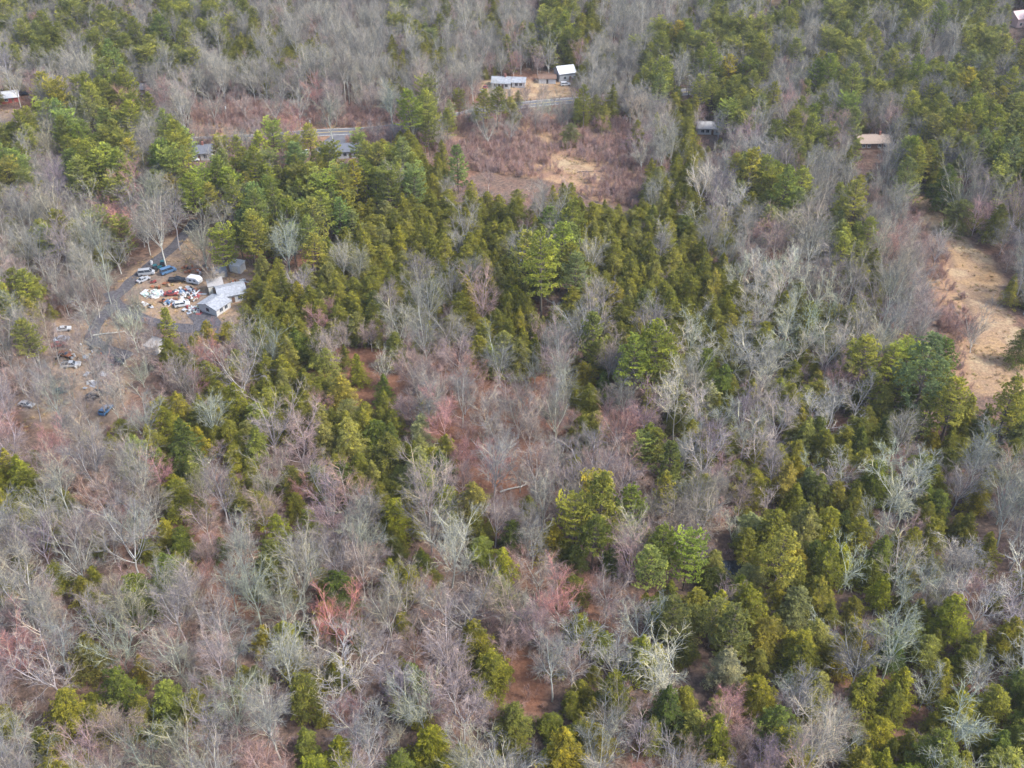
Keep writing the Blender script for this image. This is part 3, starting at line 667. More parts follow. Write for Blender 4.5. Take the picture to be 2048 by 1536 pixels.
# ------------------------------------------------------------ the wood: which kind stands where (one letter per 64x64 pixel cell of the photo)
GRID = """PQPQBPQQMBBBQQBMBPMBBMPQPQPQPQPQ
QPQPPPBHMHBBMHBBQPMBPPQPQBPQQBPQ
BBBPBBBBKBBBKBBOOOBBPQPPBPQPQPPQ
BPPPQxRRxxxxBPHKBBKBBHQPRQPBQPPP
PBPPBPOxxxOxHHSSSxSSBHxBQPRxHPPP
PBPPRPQPPPPPPHSSSSSSHHBPPBBBPHBP
BBRRRRPPPPPHHHHHHHHHHHWMPMPBxHBM
BPHHRxQPPPHHHHHHHPHHHHMBBBPRRxKB
RBBxOOOOHHHHHHMHHPHHHHHWWBMHBSOK
PRRxOOOOHHHHHMMHHHHHHHHWWWWBBBOO
PPxxxHxBHHMRRBBHHBPHMWWWWWWBBBxO
RBxxxBBHHHHRRRRRBBHBPBWWMMWQPPxO
xxxBBHHHHHHHRRBRRBMBMWWMWWWHPPHP
BBBBHHBHBRHHHHxxRBMBPWMWMHHMBHBH
HRBBBHxHBRBHHHxxBBRRPWBMMWHWWMMB
HHBBRHxMRHBRMBHRBBPPRBBMHHHWWHHB
BBBBBHRBHKBKKBBKRKPBRBKHHHHWWWKK
BKKBBKRRKKKBKKBKRRKRPPWHPMWHWKKW
BBHBRBRBBBKBKRBBBRxRHHHHHHMHWHWW
BBBBBRBBHBRKRRBHBBWWHPPHHMHRHHWH
RBHBHBBKBWWBHBRMRRWWWRHHxHxMxHHW
RxHHBHBBBWBxHBRBxBHBHHMxBKBHHWWH
xHHBBBBBBxRBxBRHHHHBHHMBHBBHHWWH
BHBBRBBRRHHBHHxBBHBBBRHBRBKHHWHW""".split()
MIX = {'H': [('hemlock_tree', .94), ('bare_tree', .06)], 'P': [('pine_tree', .84), ('bare_tree', .16)], 'B': [('bare_tree', .87), ('maple_tree', .10), ('hemlock_tree', .03)],
       'R': [('maple_tree', .6), ('bare_tree', .36), ('hemlock_tree', .04)], 'W': [('pale_tree', .60), ('hemlock_tree', .40)], 'M': [('hemlock_tree', .5), ('bare_tree', .38), ('maple_tree', .12)],
       'Q': [('pine_tree', .45), ('bare_tree', .45), ('maple_tree', .1)], 'K': [('bare_tree', .7), ('hemlock_tree', .3)], 'S': [('maple_tree', .6), ('bare_tree', .4)], 'x': [('bare_tree', .65), ('maple_tree', .35)], 'O': [('bare_tree', 1)]}
HERO = [
 ('bare_tree', 985, 180, 30, 'plain', ''), ('bare_tree', 1015, 188, 32, 'plain', ''), ('bare_tree', 1052, 180, 30, 'plain', ''), ('hemlock_tree', 1036, 190, 24, 'pale', ''), ('bare_tree', 1085, 178, 30, 'plain', ''), ('bare_tree', 1110, 190, 34, 'plain', ''), ('bare_tree', 1150, 180, 34, 'plain', ''), ('bare_tree', 1775, 300, 40, 'plain', ''), ('pine_tree', 1712, 305, 30, 'olive', ''), ('bare_tree', 560, 262, 40, 'plain', ''), ('bare_tree', 600, 270, 40, 'lilac', ''), ('maple_tree', 750, 250, 40, 'grey', ''), ('pale_tree', 1340, 790, 66, 'bright', ''), ('pale_tree', 1380, 740, 66, 'bright', ''), ('pale_tree', 1530, 700, 66, 'plain', ''), ('pale_tree', 1400, 850, 60, 'bright', ''), ('pale_tree', 1560, 830, 70, 'plain', ''), ('pale_tree', 1450, 900, 60, 'bright', ''), ('pale_tree', 1370, 900, 60, 'plain', ''), ('pale_tree', 1470, 1040, 66, 'plain', ''), ('pale_tree', 1690, 930, 76, 'bright', ''), ('pale_tree', 1350, 980, 60, 'plain', ''),
 ('hemlock_tree', 500, 590, 44, 'olive', ''), ('hemlock_tree', 488, 625, 44, 'olive', ''), ('hemlock_tree', 455, 655, 40, 'yellow', ''), ('bare_tree', 420, 540, 44, 'brown', ''), ('bare_tree', 270, 600, 40, 'brown', ''), ('bare_tree', 370, 660, 60, 'plain', ''), ('maple_tree', 300, 650, 56, 'grey', ''),  # kind, photo x, y of the crown, crown width in pixels, tint, label
 ('bare_tree', 883, 216, 32, 'plain', ''),
 ('hemlock_tree', 899, 217, 40, 'pale', ''),
 ('pine_tree', 918, 200, 30, 'olive', ''),
 ('bare_tree', 934, 206, 33, 'plain', ''),
 ('bare_tree', 950, 220, 38, 'plain', ''),
 ('pine_tree', 966, 213, 40, 'olive', ''),
 ('bare_tree', 987, 205, 32, 'plain', ''),
 ('pine_tree', 994, 210, 40, 'olive', ''),
 ('hemlock_tree', 1020, 203, 30, 'pale', ''),
 ('hemlock_tree', 1028, 222, 34, 'pale', ''),
 ('bare_tree', 1051, 217, 36, 'plain', ''),
 ('bare_tree', 1071, 221, 37, 'plain', ''),
 ('bare_tree', 1080, 209, 30, 'plain', ''),
 ('bare_tree', 1099, 213, 34, 'plain', ''),
 ('bare_tree', 1123, 222, 34, 'plain', ''),
 ('bare_tree', 1136, 214, 39, 'plain', ''),
 ('hemlock_tree', 1156, 215, 36, 'pale', ''),
 ('pine_tree', 1169, 205, 40, 'olive', ''),
 ('hemlock_tree', 1190, 206, 40, 'pale', ''),
 ('maple_tree', 390, 262, 36, 'grey', ''),
 ('maple_tree', 420, 255, 39, 'grey', ''),
 ('maple_tree', 455, 262, 43, 'grey', ''),
 ('maple_tree', 490, 250, 35, 'grey', ''),
 ('maple_tree', 515, 258, 44, 'grey', ''),
 ('bare_tree', 780, 250, 44, 'lilac', ''),
 ('maple_tree', 800, 262, 38, 'grey', ''),
 ('bare_tree', 765, 275, 35, 'lilac', ''),
 ('pine_tree', 480, 300, 35, 'bright', ''),
 ('pine_tree', 440, 300, 41, 'bright', ''),
 ('pine_tree', 520, 300, 44, 'bright', ''),
 ('pine_tree', 590, 300, 41, 'bright', ''),
 ('pine_tree', 650, 322, 35, 'bright', ''),
 ('pine_tree', 745, 315, 39, 'bright', ''),
 ('bare_tree', 1395, 235, 40, 'lilac', ''),
 ('bare_tree', 1440, 240, 34, 'lilac', ''),
 ('bare_tree', 1460, 262, 40, 'lilac', ''),
 ('bare_tree', 65, 688, 57, 'plain', ''),
 ('maple_tree', 103, 678, 68, 'grey', ''),
 ('maple_tree', 152, 668, 73, 'grey', ''),
 ('bare_tree', 203, 678, 63, 'plain', ''),
 ('bare_tree', 241, 688, 56, 'plain', ''),
 ('bare_tree', 85, 738, 75, 'plain', ''),
 ('maple_tree', 133, 753, 62, 'grey', ''),
 ('bare_tree', 186, 743, 75, 'plain', ''),
 ('bare_tree', 236, 758, 78, 'plain', ''),
 ('bare_tree', 277, 728, 66, 'plain', ''),
 ('bare_tree', 56, 768, 84, 'plain', ''),
 ('bare_tree', 104, 788, 70, 'plain', ''),
 ('maple_tree', 164, 798, 76, 'grey', ''),
 ('maple_tree', 225, 788, 75, 'grey', ''),
 ('maple_tree', 280, 688, 69, 'grey', ''),
 ('maple_tree', 29, 733, 65, 'grey', ''),
 ('bare_tree', 260, 638, 72, 'plain', ''),
 ('bare_tree', 227, 628, 56, 'plain', ''),
 ('bare_tree', 207, 548, 56, 'plain', ''),
 ('bare_tree', 186, 588, 57, 'plain', ''),
 ('maple_tree', 167, 618, 70, 'grey', ''),
 ('hemlock_tree', 1130, 1500, 112, 'yellow', 'big bushy yellow-green hemlock at the middle of the bottom edge'),
 ('hemlock_tree', 955, 1275, 84, 'yellow', 'rounded yellow-olive hemlock standing alone above the pink maple near the bottom'),
 ('hemlock_tree', 525, 1272, 52, 'yellow', 'small egg-shaped olive hemlock alone among grey trees at lower left'),
 ('hemlock_tree', 175, 1310, 84, 'pale', ''), ('hemlock_tree', 285, 1325, 52, 'yellow', ''), ('hemlock_tree', 232, 1360, 90, 'dark', ''), ('hemlock_tree', 130, 1412, 104, 'olive', ''), ('hemlock_tree', 335, 1385, 80, 'pale', ''),
 ('hemlock_tree', 165, 1170, 56, 'olive', 'small olive hemlock between grey bare trees near the lower left edge'), ('hemlock_tree', 612, 1475, 64, 'pale', ''), ('hemlock_tree', 678, 1498, 86, 'yellow', ''), ('hemlock_tree', 1025, 1430, 84, 'pale', ''), ('hemlock_tree', 1100, 1440, 58, 'olive', ''), ('hemlock_tree', 1180, 1410, 46, 'olive', ''),
 ('hemlock_tree', 640, 1150, 44, 'yellow', ''), ('hemlock_tree', 555, 1052, 64, 'bright', ''), ('hemlock_tree', 355, 985, 76, 'olive', 'tall olive hemlock below the small rust opening at left'), ('hemlock_tree', 362, 1075, 66, 'dark', ''), ('hemlock_tree', 50, 968, 92, 'olive', 'broad olive hemlock at the left edge'), ('hemlock_tree', 370, 878, 86, 'dark', 'rounded dark hemlock just above the small rust opening at left'),
 ('hemlock_tree', 470, 905, 54, 'bright', ''), ('hemlock_tree', 508, 880, 66, 'pale', ''), ('hemlock_tree', 246, 850, 46, 'olive', ''), ('hemlock_tree', 590, 1005, 52, 'olive', ''), ('hemlock_tree', 470, 988, 40, 'olive', ''), ('hemlock_tree', 840, 848, 58, 'pale', ''), ('hemlock_tree', 700, 868, 84, 'pale', ''), ('hemlock_tree', 775, 890, 84, 'dark', ''),
 ('hemlock_tree', 748, 938, 42, 'pale', ''), ('hemlock_tree', 797, 945, 44, 'pale', ''), ('hemlock_tree', 885, 925, 62, 'dark', ''), ('hemlock_tree', 948, 990, 72, 'pale', ''), ('hemlock_tree', 650, 722, 66, 'pale', ''), ('hemlock_tree', 715, 728, 46, 'bright', ''), ('hemlock_tree', 765, 768, 46, 'dark', ''), ('hemlock_tree', 685, 780, 66, 'yellow', ''), ('hemlock_tree', 960, 1090, 62, 'pale', ''),
 ('hemlock_tree', 1025, 1060, 60, 'dark', ''), ('hemlock_tree', 1170, 745, 60, 'yellow', ''), ('hemlock_tree', 1145, 720, 30, 'olive', ''), ('hemlock_tree', 845, 1120, 50, 'olive', ''), ('hemlock_tree', 440, 1090, 40, 'dark', ''), ('hemlock_tree', 790, 1090, 50, 'dark', ''),
 ('hemlock_tree', 1545, 1045, 84, 'olive', ''), ('hemlock_tree', 1610, 1040, 84, 'olive', ''), ('hemlock_tree', 1715, 1058, 70, 'yellow', ''), ('hemlock_tree', 1675, 985, 66, 'olive', ''), ('hemlock_tree', 1960, 985, 60, 'yellow', ''), ('hemlock_tree', 1762, 1170, 60, 'yellow', ''), ('hemlock_tree', 1710, 1210, 52, 'olive', ''), ('hemlock_tree', 1530, 1260, 88, 'olive', ''), ('hemlock_tree', 1592, 1200, 84, 'olive', ''),
 ('hemlock_tree', 1608, 1310, 90, 'yellow', ''), ('hemlock_tree', 1455, 1325, 78, 'pale', 'pale conical hemlock with a pointed top at lower right'), ('hemlock_tree', 1852, 1290, 72, 'olive', ''), ('hemlock_tree', 1935, 1308, 66, 'bright', 'bright yellow hemlock near the right edge above two pale forked trees'), ('hemlock_tree', 1735, 1365, 88, 'olive', ''), ('hemlock_tree', 1790, 1395, 66, 'olive', ''), ('hemlock_tree', 1338, 1405, 92, 'dark', ''), ('hemlock_tree', 1425, 1460, 88, 'olive', ''), ('hemlock_tree', 1548, 1430, 84, 'dark', ''), ('hemlock_tree', 1760, 1455, 74, 'yellow', ''), ('hemlock_tree', 1825, 1480, 66, 'olive', ''),
 ('hemlock_tree', 1990, 1400, 80, 'olive', ''), ('hemlock_tree', 1425, 1150, 60, 'dark', ''), ('hemlock_tree', 1640, 1180, 70, 'olive', ''), ('hemlock_tree', 1370, 1290, 60, 'dark', ''), ('hemlock_tree', 1150, 1110, 52, 'dark', ''), ('hemlock_tree', 1225, 1110, 52, 'dark', ''),
 ('hemlock_tree', 1590, 740, 52, 'yellow', ''), ('hemlock_tree', 1610, 860, 60, 'olive', ''), ('hemlock_tree', 1650, 880, 60, 'olive', ''), ('hemlock_tree', 1720, 880, 56, 'dark', ''), ('hemlock_tree', 1865, 880, 54, 'yellow', ''), ('hemlock_tree', 1930, 890, 50, 'yellow', ''), ('hemlock_tree', 1970, 840, 60, 'dark', ''), ('hemlock_tree', 1820, 800, 66, 'dark', ''), ('hemlock_tree', 1460, 605, 50, 'yellow', ''), ('hemlock_tree', 1430, 650, 40, 'yellow', ''),
 ('hemlock_tree', 1385, 575, 50, 'yellow', ''), ('hemlock_tree', 1335, 600, 64, 'olive', ''), ('hemlock_tree', 1300, 435, 50, 'dark', ''), ('hemlock_tree', 1370, 450, 60, 'dark', ''), ('hemlock_tree', 1895, 360, 66, 'dark', ''), ('hemlock_tree', 1918, 420, 70, 'dark', ''),
 ('pine_tree', 1085, 530, 104, 'bright', 'broad bright pine clump leader in the middle of the hemlock stand'), ('pine_tree', 1120, 500, 70, 'bright', ''), ('pine_tree', 1055, 520, 70, 'bright', ''), ('pine_tree', 1143, 480, 50, 'blue', ''), ('pine_tree', 1150, 555, 58, 'blue', ''), ('pine_tree', 1183, 672, 62, 'blue', 'tall blue-green pine left of the slim pines in the middle'), ('pine_tree', 1275, 730, 74, 'bright', ''),
 ('pine_tree', 1207, 1005, 90, 'bright', 'tall light green pine standing alone right of the rust opening'), ('pine_tree', 1290, 905, 54, 'bright', ''), ('pine_tree', 1300, 1140, 70, 'bright', ''), ('pine_tree', 1375, 1115, 74, 'bright', ''), ('pine_tree', 1560, 1120, 84, 'gold', 'golden yellow pine in the big hemlock clump at lower right'), ('pine_tree', 1345, 1240, 70, 'blue', ''), ('pine_tree', 1425, 1235, 62, 'blue', ''),
 ('pine_tree', 1850, 745, 118, 'blue', 'very broad dark pine at the lower left edge of the meadow'), ('pine_tree', 1905, 815, 74, 'bright', 'light green pine below the broad dark pine by the meadow'), ('pine_tree', 1710, 415, 60, 'gold', ''), ('pine_tree', 1690, 490, 42, 'bright', ''), ('pine_tree', 1565, 385, 60, 'blue', ''), ('pine_tree', 1498, 345, 60, 'gold', ''),
 ('pine_tree', 125, 465, 56, 'olive', ''), ('pine_tree', 200, 455, 56, 'olive', ''), ('pine_tree', 240, 470, 50, 'olive', ''), ('pine_tree', 445, 492, 56, 'bright', 'light green pine at the top edge of the junk yard'), ('pine_tree', 515, 480, 60, 'olive', ''), ('pine_tree', 65, 685, 60, 'olive', ''), ('pine_tree', 332, 645, 36, 'olive', 'single slim pine in front of the junk yard'), ('hemlock_tree', 412, 660, 40, 'yellow', 'small hemlock in front of the junk yard house'),
 ('pine_tree', 545, 272, 44, 'bright', 'pine left of the two pines that stand before the road'), ('pine_tree', 620, 280, 40, 'bright', ''), ('pine_tree', 716, 290, 38, 'blue', 'pine in front of the long white-walled house'), ('pine_tree', 1130, 62, 50, 'olive', ''), ('pine_tree', 915, 330, 46, 'blue', ''), ('pine_tree', 820, 230, 56, 'bright', ''), ('hemlock_tree', 1140, 260, 44, 'dark', 'dark hemlock standing in the brush clearing'), ('hemlock_tree', 2046, 680, 60, 'dark', 'dark hemlock on the far side of the meadow at the right edge'),
 ('pale_tree', 1540, 985, 56, 'bright', 'small snow-white leafless tree in the lower right wood'), ('pale_tree', 1515, 880, 84, 'bright', 'tall white-limbed tree above the small snow-white tree'), ('pale_tree', 1470, 800, 60, 'bright', ''), ('pale_tree', 1410, 620, 44, 'bright', ''), ('pale_tree', 1420, 665, 54, 'bright', ''), ('pale_tree', 1575, 765, 44, 'bright', ''), ('pale_tree', 1655, 690, 100, 'plain', ''), ('pale_tree', 1480, 550, 70, 'plain', ''),
 ('pale_tree', 1238, 1300, 120, 'plain', 'spreading whitish tree with crooked limbs left of the pale conical hemlock'), ('pale_tree', 1330, 1345, 130, 'plain', ''), ('pale_tree', 672, 1325, 140, 'bright', 'big crooked white-limbed tree in the lower left wood'), ('pale_tree', 1856, 1370, 80, 'plain', 'pale forked tree left of a wider one near the lower right corner'), ('pale_tree', 1922, 1440, 120, 'plain', 'wide pale forked tree near the lower right corner'),
 ('pale_tree', 1810, 1170, 90, 'plain', ''), ('pale_tree', 1890, 1180, 80, 'plain', ''), ('pale_tree', 1750, 1010, 80, 'plain', ''), ('pale_tree', 1820, 980, 80, 'plain', ''), ('pale_tree', 1610, 920, 70, 'plain', ''), ('pale_tree', 1720, 790, 84, 'plain', ''), ('pale_tree', 1635, 1240, 50, 'bright', ''), ('pale_tree', 930, 1120, 20, 'plain', ''), ('pale_tree', 795, 1460, 60, 'plain', ''), ('pale_tree', 1580, 1370, 54, 'plain', ''), ('pale_tree', 1960, 1110, 80, 'plain', ''), ('pale_tree', 1990, 1330, 90, 'plain', ''),
 ('maple_tree', 925, 1400, 130, 'pink', 'pink-twigged maple with white trunk at the bottom, left of centre'), ('maple_tree', 825, 1270, 100, 'pink', 'reddish maple with forked trunk in the lower middle'), ('maple_tree', 640, 630, 60, 'pink', ''), ('maple_tree', 740, 660, 50, 'pink', ''), ('maple_tree', 685, 660, 50, 'pink', ''), ('maple_tree', 1010, 1270, 90, 'pink', ''), ('maple_tree', 1045, 1110, 60, 'red', ''), ('maple_tree', 600, 880, 90, 'pink', ''), ('maple_tree', 1220, 800, 60, 'pink', ''), ('maple_tree', 1385, 1500, 60, 'pink', ''),
 ('maple_tree', 585, 242, 60, 'red', 'low red-twigged tree beside the road'), ('bare_tree', 660, 225, 64, 'plain', 'big spreading bare tree on the road verge'), ('bare_tree', 310, 430, 96, 'lilac', 'round lilac-grey bare tree above the driveway'), ('bare_tree', 768, 720, 58, 'white', 'round whitish bare tree on the left of the rust opening'), ('bare_tree', 850, 650, 96, 'plain', 'wide grey bare tree below the hemlock stand'), ('bare_tree', 902, 555, 70, 'plain', 'round grey bare tree within the hemlock stand'), ('bare_tree', 900, 1085, 130, 'plain', 'large fan-shaped grey tree in the lower middle'), ('bare_tree', 720, 1120, 110, 'plain', ''),
 ('bare_tree', 1410, 355, 70, 'white', 'round whitish bare tree right of the brush clearing'), ('bare_tree', 90, 1320, 160, 'plain', ''), ('bare_tree', 250, 1060, 150, 'plain', ''), ('bare_tree', 420, 820, 70, 'plain', ''), ('bare_tree', 1040, 940, 60, 'plain', ''), ('bare_tree', 1130, 950, 80, 'plain', ''), ('bare_tree', 1310, 1000, 60, 'lilac', ''), ('bare_tree', 540, 1420, 120, 'plain', ''), ('bare_tree', 1280, 1470, 90, 'lilac', ''), ('bare_tree', 1630, 1470, 120, 'plain', ''), ('bare_tree', 1000, 700, 90, 'plain', ''), ('bare_tree', 1070, 720, 66, 'plain', ''), ('bare_tree', 1960, 640, 90, 'lilac', ''), ('bare_tree', 1800, 460, 80, 'lilac', ''), ('bare_tree', 1880, 480, 60, 'lilac', ''), ('bare_tree', 1850, 620, 80, 'plain', ''),
]
TINT = {'hemlock_tree': {'olive': (1, 1, 1), 'yellow': (1.2, 1.15, .85), 'bright': (1.08, 1.16, .9), 'dark': (.62, .74, .95), 'pale': (1.2, 1.24, 1.9)},
        'pine_tree': {'olive': (1, 1, .9), 'bright': (1.2, 1.22, 1.1), 'blue': (.92, 1.02, 1.25), 'gold': (1.35, 1.18, .85)},
        'bare_tree': {'plain': (1, 1, 1), 'lilac': (.98, .92, 1.02), 'brown': (.96, .9, .84), 'white': (1.7, 1.65, 1.6)},
        'maple_tree': {'pink': (1, 1, 1), 'red': (1.12, .85, .82), 'grey': (.9, 1.0, 1.0)},
        'pale_tree': {'plain': (.85, .85, .85), 'bright': (1.08, 1.08, 1.1)}}
TW = {'hemlock_tree': [('olive', .4), ('yellow', .22), ('bright', .08), ('dark', .18), ('pale', .12)], 'pine_tree': [('olive', .4), ('bright', .3), ('blue', .2), ('gold', .1)], 'bare_tree': [('plain', .6), ('lilac', .2), ('brown', .2)], 'maple_tree': [('pink', .6), ('red', .15), ('grey', .25)], 'pale_tree': [('plain', .5), ('bright', .5)]}
def pick(w):
    r = random.random() * sum(b for _, b in w)
    for a, b in w:
        r -= b
        if r <= 0: return a
    return w[-1][0]
RR = {'hemlock_tree': 3.6, 'pine_tree': 5.0, 'bare_tree': 5.6, 'maple_tree': 4.4, 'pale_tree': 5.4}
PACK = {'hemlock_tree': .52, 'pine_tree': .54, 'bare_tree': .47, 'maple_tree': .50, 'pale_tree': .40}
TREES = []; HASH = {}
def near(x, y, r, fac=1.0):
    cx, cy = int(x // 8), int(y // 8)
    for i in range(cx - 1, cx + 2):
        for j in range(cy - 1, cy + 2):
            for (a, b, q) in HASH.get((i, j), ()):
                if (a - x) ** 2 + (b - y) ** 2 < ((q + r) * fac) ** 2: return True
    return False
def put(kind, x, y, sc, tint, label='', var=None, hero=False):
    v = random.randrange(len(PROTO[kind])) if var is None else var
    TREES.append(dict(k=kind, x=x, y=y, z=float(terr(x, y)), s=sc, t=tint, l=label, v=v, rz=random.uniform(0, 6.283), hero=hero, fz=(random.uniform(.72, 1.0) if kind == 'hemlock_tree' else random.uniform(.82, 1.12)) if not hero else (.9 if kind == 'hemlock_tree' else 1.0), lx=random.gauss(0, .035), ly=random.gauss(0, .035)))
    r = NOMR[kind][v] * sc * PACK[kind]
    HASH.setdefault((int(x // 8), int(y // 8)), []).append((x, y, r))
for k, px, py, w, t, l in HERO:
    v = min(range(len(PROTO[k])), key=lambda i: random.random()); sc = 1.0
    for _ in range(3):
        x, y, dep = G(px, py, NOMH[k][v] * sc * .6)
        sc = min(1.45, max(.5, w / FPX * dep / (2 * NOMR[k][v])))
    put(k, x, y, sc, t, l, v, True)
def roadclear(x, y, m=1.5):
    for a, hw in ROADS:
        if np.min(np.hypot(a[:, 0] - x, a[:, 1] - y)) < hw + m: return False
    return True
VARR = np.array(VIS, float); CARR = np.array(CLEAR, float)
def blocked(x, y, z, rad, h, strict=1.0):
    if np.any(np.hypot(CARR[:, 0] - x, CARR[:, 1] - y) < CARR[:, 2] + rad * .45): return True
    # keep the seen parts of houses and cars from being wholly covered
    for f in (.45, .8):
        u, v, d = proj(x, y, z + h * f); rp = rad * FPX / d
        if np.any(np.hypot((VARR[:, 0] - u), (VARR[:, 1] - v)) < VARR[:, 2] * .9 + rp * .75): return True
    return False
HP = np.array([(h_[1], h_[2], h_[3] / 2) for h_ in HERO if not h_[0] == 'pale_tree' or h_[5]], float); HY = np.array([t['y'] for t, h_ in zip(TREES, HERO) if not h_[0] == 'pale_tree' or h_[5]])
def hides_hero(y, u, v, rp_):
    m = HY > y - 2
    return bool(np.any((np.hypot(HP[m, 0] - u, HP[m, 1] + HP[m, 2] * .2 - v)) < HP[m, 2] * .75 + rp_ * .45))
def cell(u, v):
    if u < 64 and 640 < v < 704: return 'x'
    return GRID[int(min(23, max(0, v // 64)))][int(min(31, max(0, u // 64)))]
KEEP = {'O': .12, 'x': .9, 'S': .1}
def fill(n, lo, hi, facs=1.0, small=False):
    cnt = 0
    for _ in range(n):
        y = math.sqrt(random.random() * (800 ** 2 - 80 ** 2) + 80 ** 2)
        dep0 = y * CP + (CAM_H - float(terr(0, y)) - 12) * SP
        hw = dep0 * 1024 / FPX * 1.12 + 6
        if random.random() > hw / (y * .57 + 40): continue
        x = random.uniform(-hw, hw); z = float(terr(x, y))
        u, v, d = proj(x, y, z + 11)
        if v > 1536 + 330: continue
        c = cell(u + random.gauss(0, 9), v + random.gauss(0, 7))
        if random.random() > KEEP.get(c, 1): continue
        if small:
            if c in 'POSx': continue
            kind = 'hemlock_tree' if random.random() < {'W': .85, 'K': .5, 'M': .6, 'H': .9, 'B': .15, 'R': .06, 'Q': .3}.get(c, .3) else 'maple_tree'
        else: kind = pick(MIX[c])
        vv = random.randrange(len(PROTO[kind])); sc = random.uniform(lo, hi) * (.94 if y > 480 else 1)
        if c == 'S': sc *= .55
        rad = NOMR[kind][vv] * sc
        if near(x, y, rad * PACK[kind], facs): continue
        if any(math.hypot(a - x, b - y) < q + 1 for a, b, q in PONDS): continue
        if not roadclear(x, y): continue
        if inpoly('field', x, y, -2): continue
        if inpoly('dirt', x, y) and (random.random() > (.9 if v > 640 else .05) or kind not in ('bare_tree', 'maple_tree')): continue
        if inpoly('brushy', x, y) and random.random() > .05: continue
        if inpoly('rust', x, y, 3) and random.random() > .4: continue
        h_ = NOMH[kind][vv] * sc; uc, vc, dc = proj(x, y, z + h_ * .6); rp_ = rad * FPX / dc
        if v > 560 and hides_hero(y, uc, vc, rp_): continue
        if imgin('field', uc, vc, -rp_ * .75): continue
        if imgin('brushy', uc, vc, -rp_ * .45) and random.random() > .04: continue
        if imgin('dirt', uc, vc, -rp_ * .3, 1): continue
        if imgin('rust', uc, vc, 0) and random.random() > .45: continue
        if blocked(x, y, z, rad, NOMH[kind][vv] * sc): continue
        tw = TW[kind]
        put(kind, x, y, sc, pick(tw), var=vv); cnt += 1
    return cnt
c1 = fill(100000, .74, 1.08)
c2 = fill(30000, .42, .62, .72, True)
print('trees', len(TREES), c1, c2)

# ------------------------------------------------------------ choose the 300 of each kind that show largest, label them
LAND = [('the junk yard', 370, 580), ('the lower left yard of wrecks', 150, 740), ('the long white-walled house', 690, 300), ('the long tan roofed house', 1741, 288), ('the brush clearing', 1080, 320), ('the pale meadow', 1960, 600), ('the bright pine clump', 1090, 525), ('the rust coloured opening', 970, 880),
        ('the snow-white tree', 1540, 985), ('the dark pond glimpse', 1462, 1140), ('the big crooked white-limbed tree', 672, 1325), ('the big bushy yellow-green hemlock', 1130, 1500), ('the red shrub-like tree', 585, 242), ('the white roofed barn', 1129, 152), ('the low pale-roofed house', 1420, 258), ('the round whitish tree', 768, 720),
        ('the red-walled cabin', 25, 195), ('the very broad dark pine', 1850, 745), ('the pinkish corner house', 2035, 40), ('the left edge hemlock', 50, 968), ('the lower left corner', 0, 1536), ('the lower right corner', 2048, 1536), ('the top left corner', 0, 0), ('the middle of the top edge', 1024, 0), ('the small rust opening', 412, 945), ('the large fan-shaped tree', 900, 1085), ('the bright yellow hemlock', 1935, 1308), ('the lone light green pine', 1207, 1005), ('the driveway', 300, 530), ('the wide pale forked tree', 1922, 1440), ('the pale conical hemlock', 1455, 1325), ('the golden yellow pine', 1560, 1120)]
SECT = ['right of', 'up and right of', 'above', 'up and left of', 'left of', 'down and left of', 'below', 'down and right of']
ORD = ['', 'second ', 'third ', 'fourth ', 'fifth ', 'sixth ', 'seventh ', 'eighth ', 'ninth ', 'tenth ', 'eleventh ', 'twelfth ', 'thirteenth ', 'fourteenth ', 'fifteenth ', 'sixteenth ']
NICE = {'hemlock_tree': 'hemlock', 'pine_tree': 'pine', 'bare_tree': 'bare tree', 'maple_tree': 'leafless maple', 'pale_tree': 'crooked leafless tree'}
ADJ = {'hemlock_tree': {'olive': 'olive', 'yellow': 'yellow-olive', 'bright': 'bright green', 'dark': 'dark green', 'pale': 'pale olive'}, 'pine_tree': {'olive': 'olive', 'bright': 'light green', 'blue': 'blue-green', 'gold': 'golden'},
       'bare_tree': {'plain': 'grey', 'lilac': 'lilac-grey', 'brown': 'brown-grey', 'white': 'whitish'}, 'maple_tree': {'pink': 'pinkish', 'red': 'reddish', 'grey': 'grey-pink'}, 'pale_tree': {'plain': 'off-white', 'bright': 'white'}}
CAT = {'hemlock_tree': 'hemlock', 'pine_tree': 'pine', 'bare_tree': 'bare tree', 'maple_tree': 'maple', 'pale_tree': 'pale tree'}
GRP = {'hemlock_tree': 'hemlocks of the wood', 'pine_tree': 'pines of the wood', 'bare_tree': 'grey leafless trees of the wood', 'maple_tree': 'pink-twigged leafless maples of the wood', 'pale_tree': 'pale-limbed leafless trees of the wood'}
for t in TREES:
    h = NOMH[t['k']][t['v']] * t['s']; t['u'], t['w'], t['d'] = proj(t['x'], t['y'], t['z'] + h * .62)
    t['size'] = t['s'] * NOMH[t['k']][t['v']] / t['d']
    t['in'] = -25 < t['u'] < 2073 and -40 < t['w'] < 1580
IND = []; REST = []
for k in GRP:
    L = sorted([t for t in TREES if t['k'] == k and (t['in'])], key=lambda t: (-t['hero'], -t['size']))
    IND += L[:300]; REST += L[300:] + [t for t in TREES if t['k'] == k and not t['in']]
bins = {}
for t in IND:
    if t['l']: continue
    small = t['s'] * NOMH[t['k']][t['v']] < 11
    adj = ('small ' if small else '') + ADJ[t['k']][t['t']]
    n_, lx, ly = min(LAND, key=lambda q: math.hypot(q[1] - t['u'], (q[2] - t['w'])))
    sec = int(round(math.atan2(-(t['w'] - ly), t['u'] - lx) / (math.pi / 4))) % 8
    bins.setdefault((adj, t['k'], n_, sec), []).append((math.hypot(t['u'] - lx, t['w'] - ly), t))
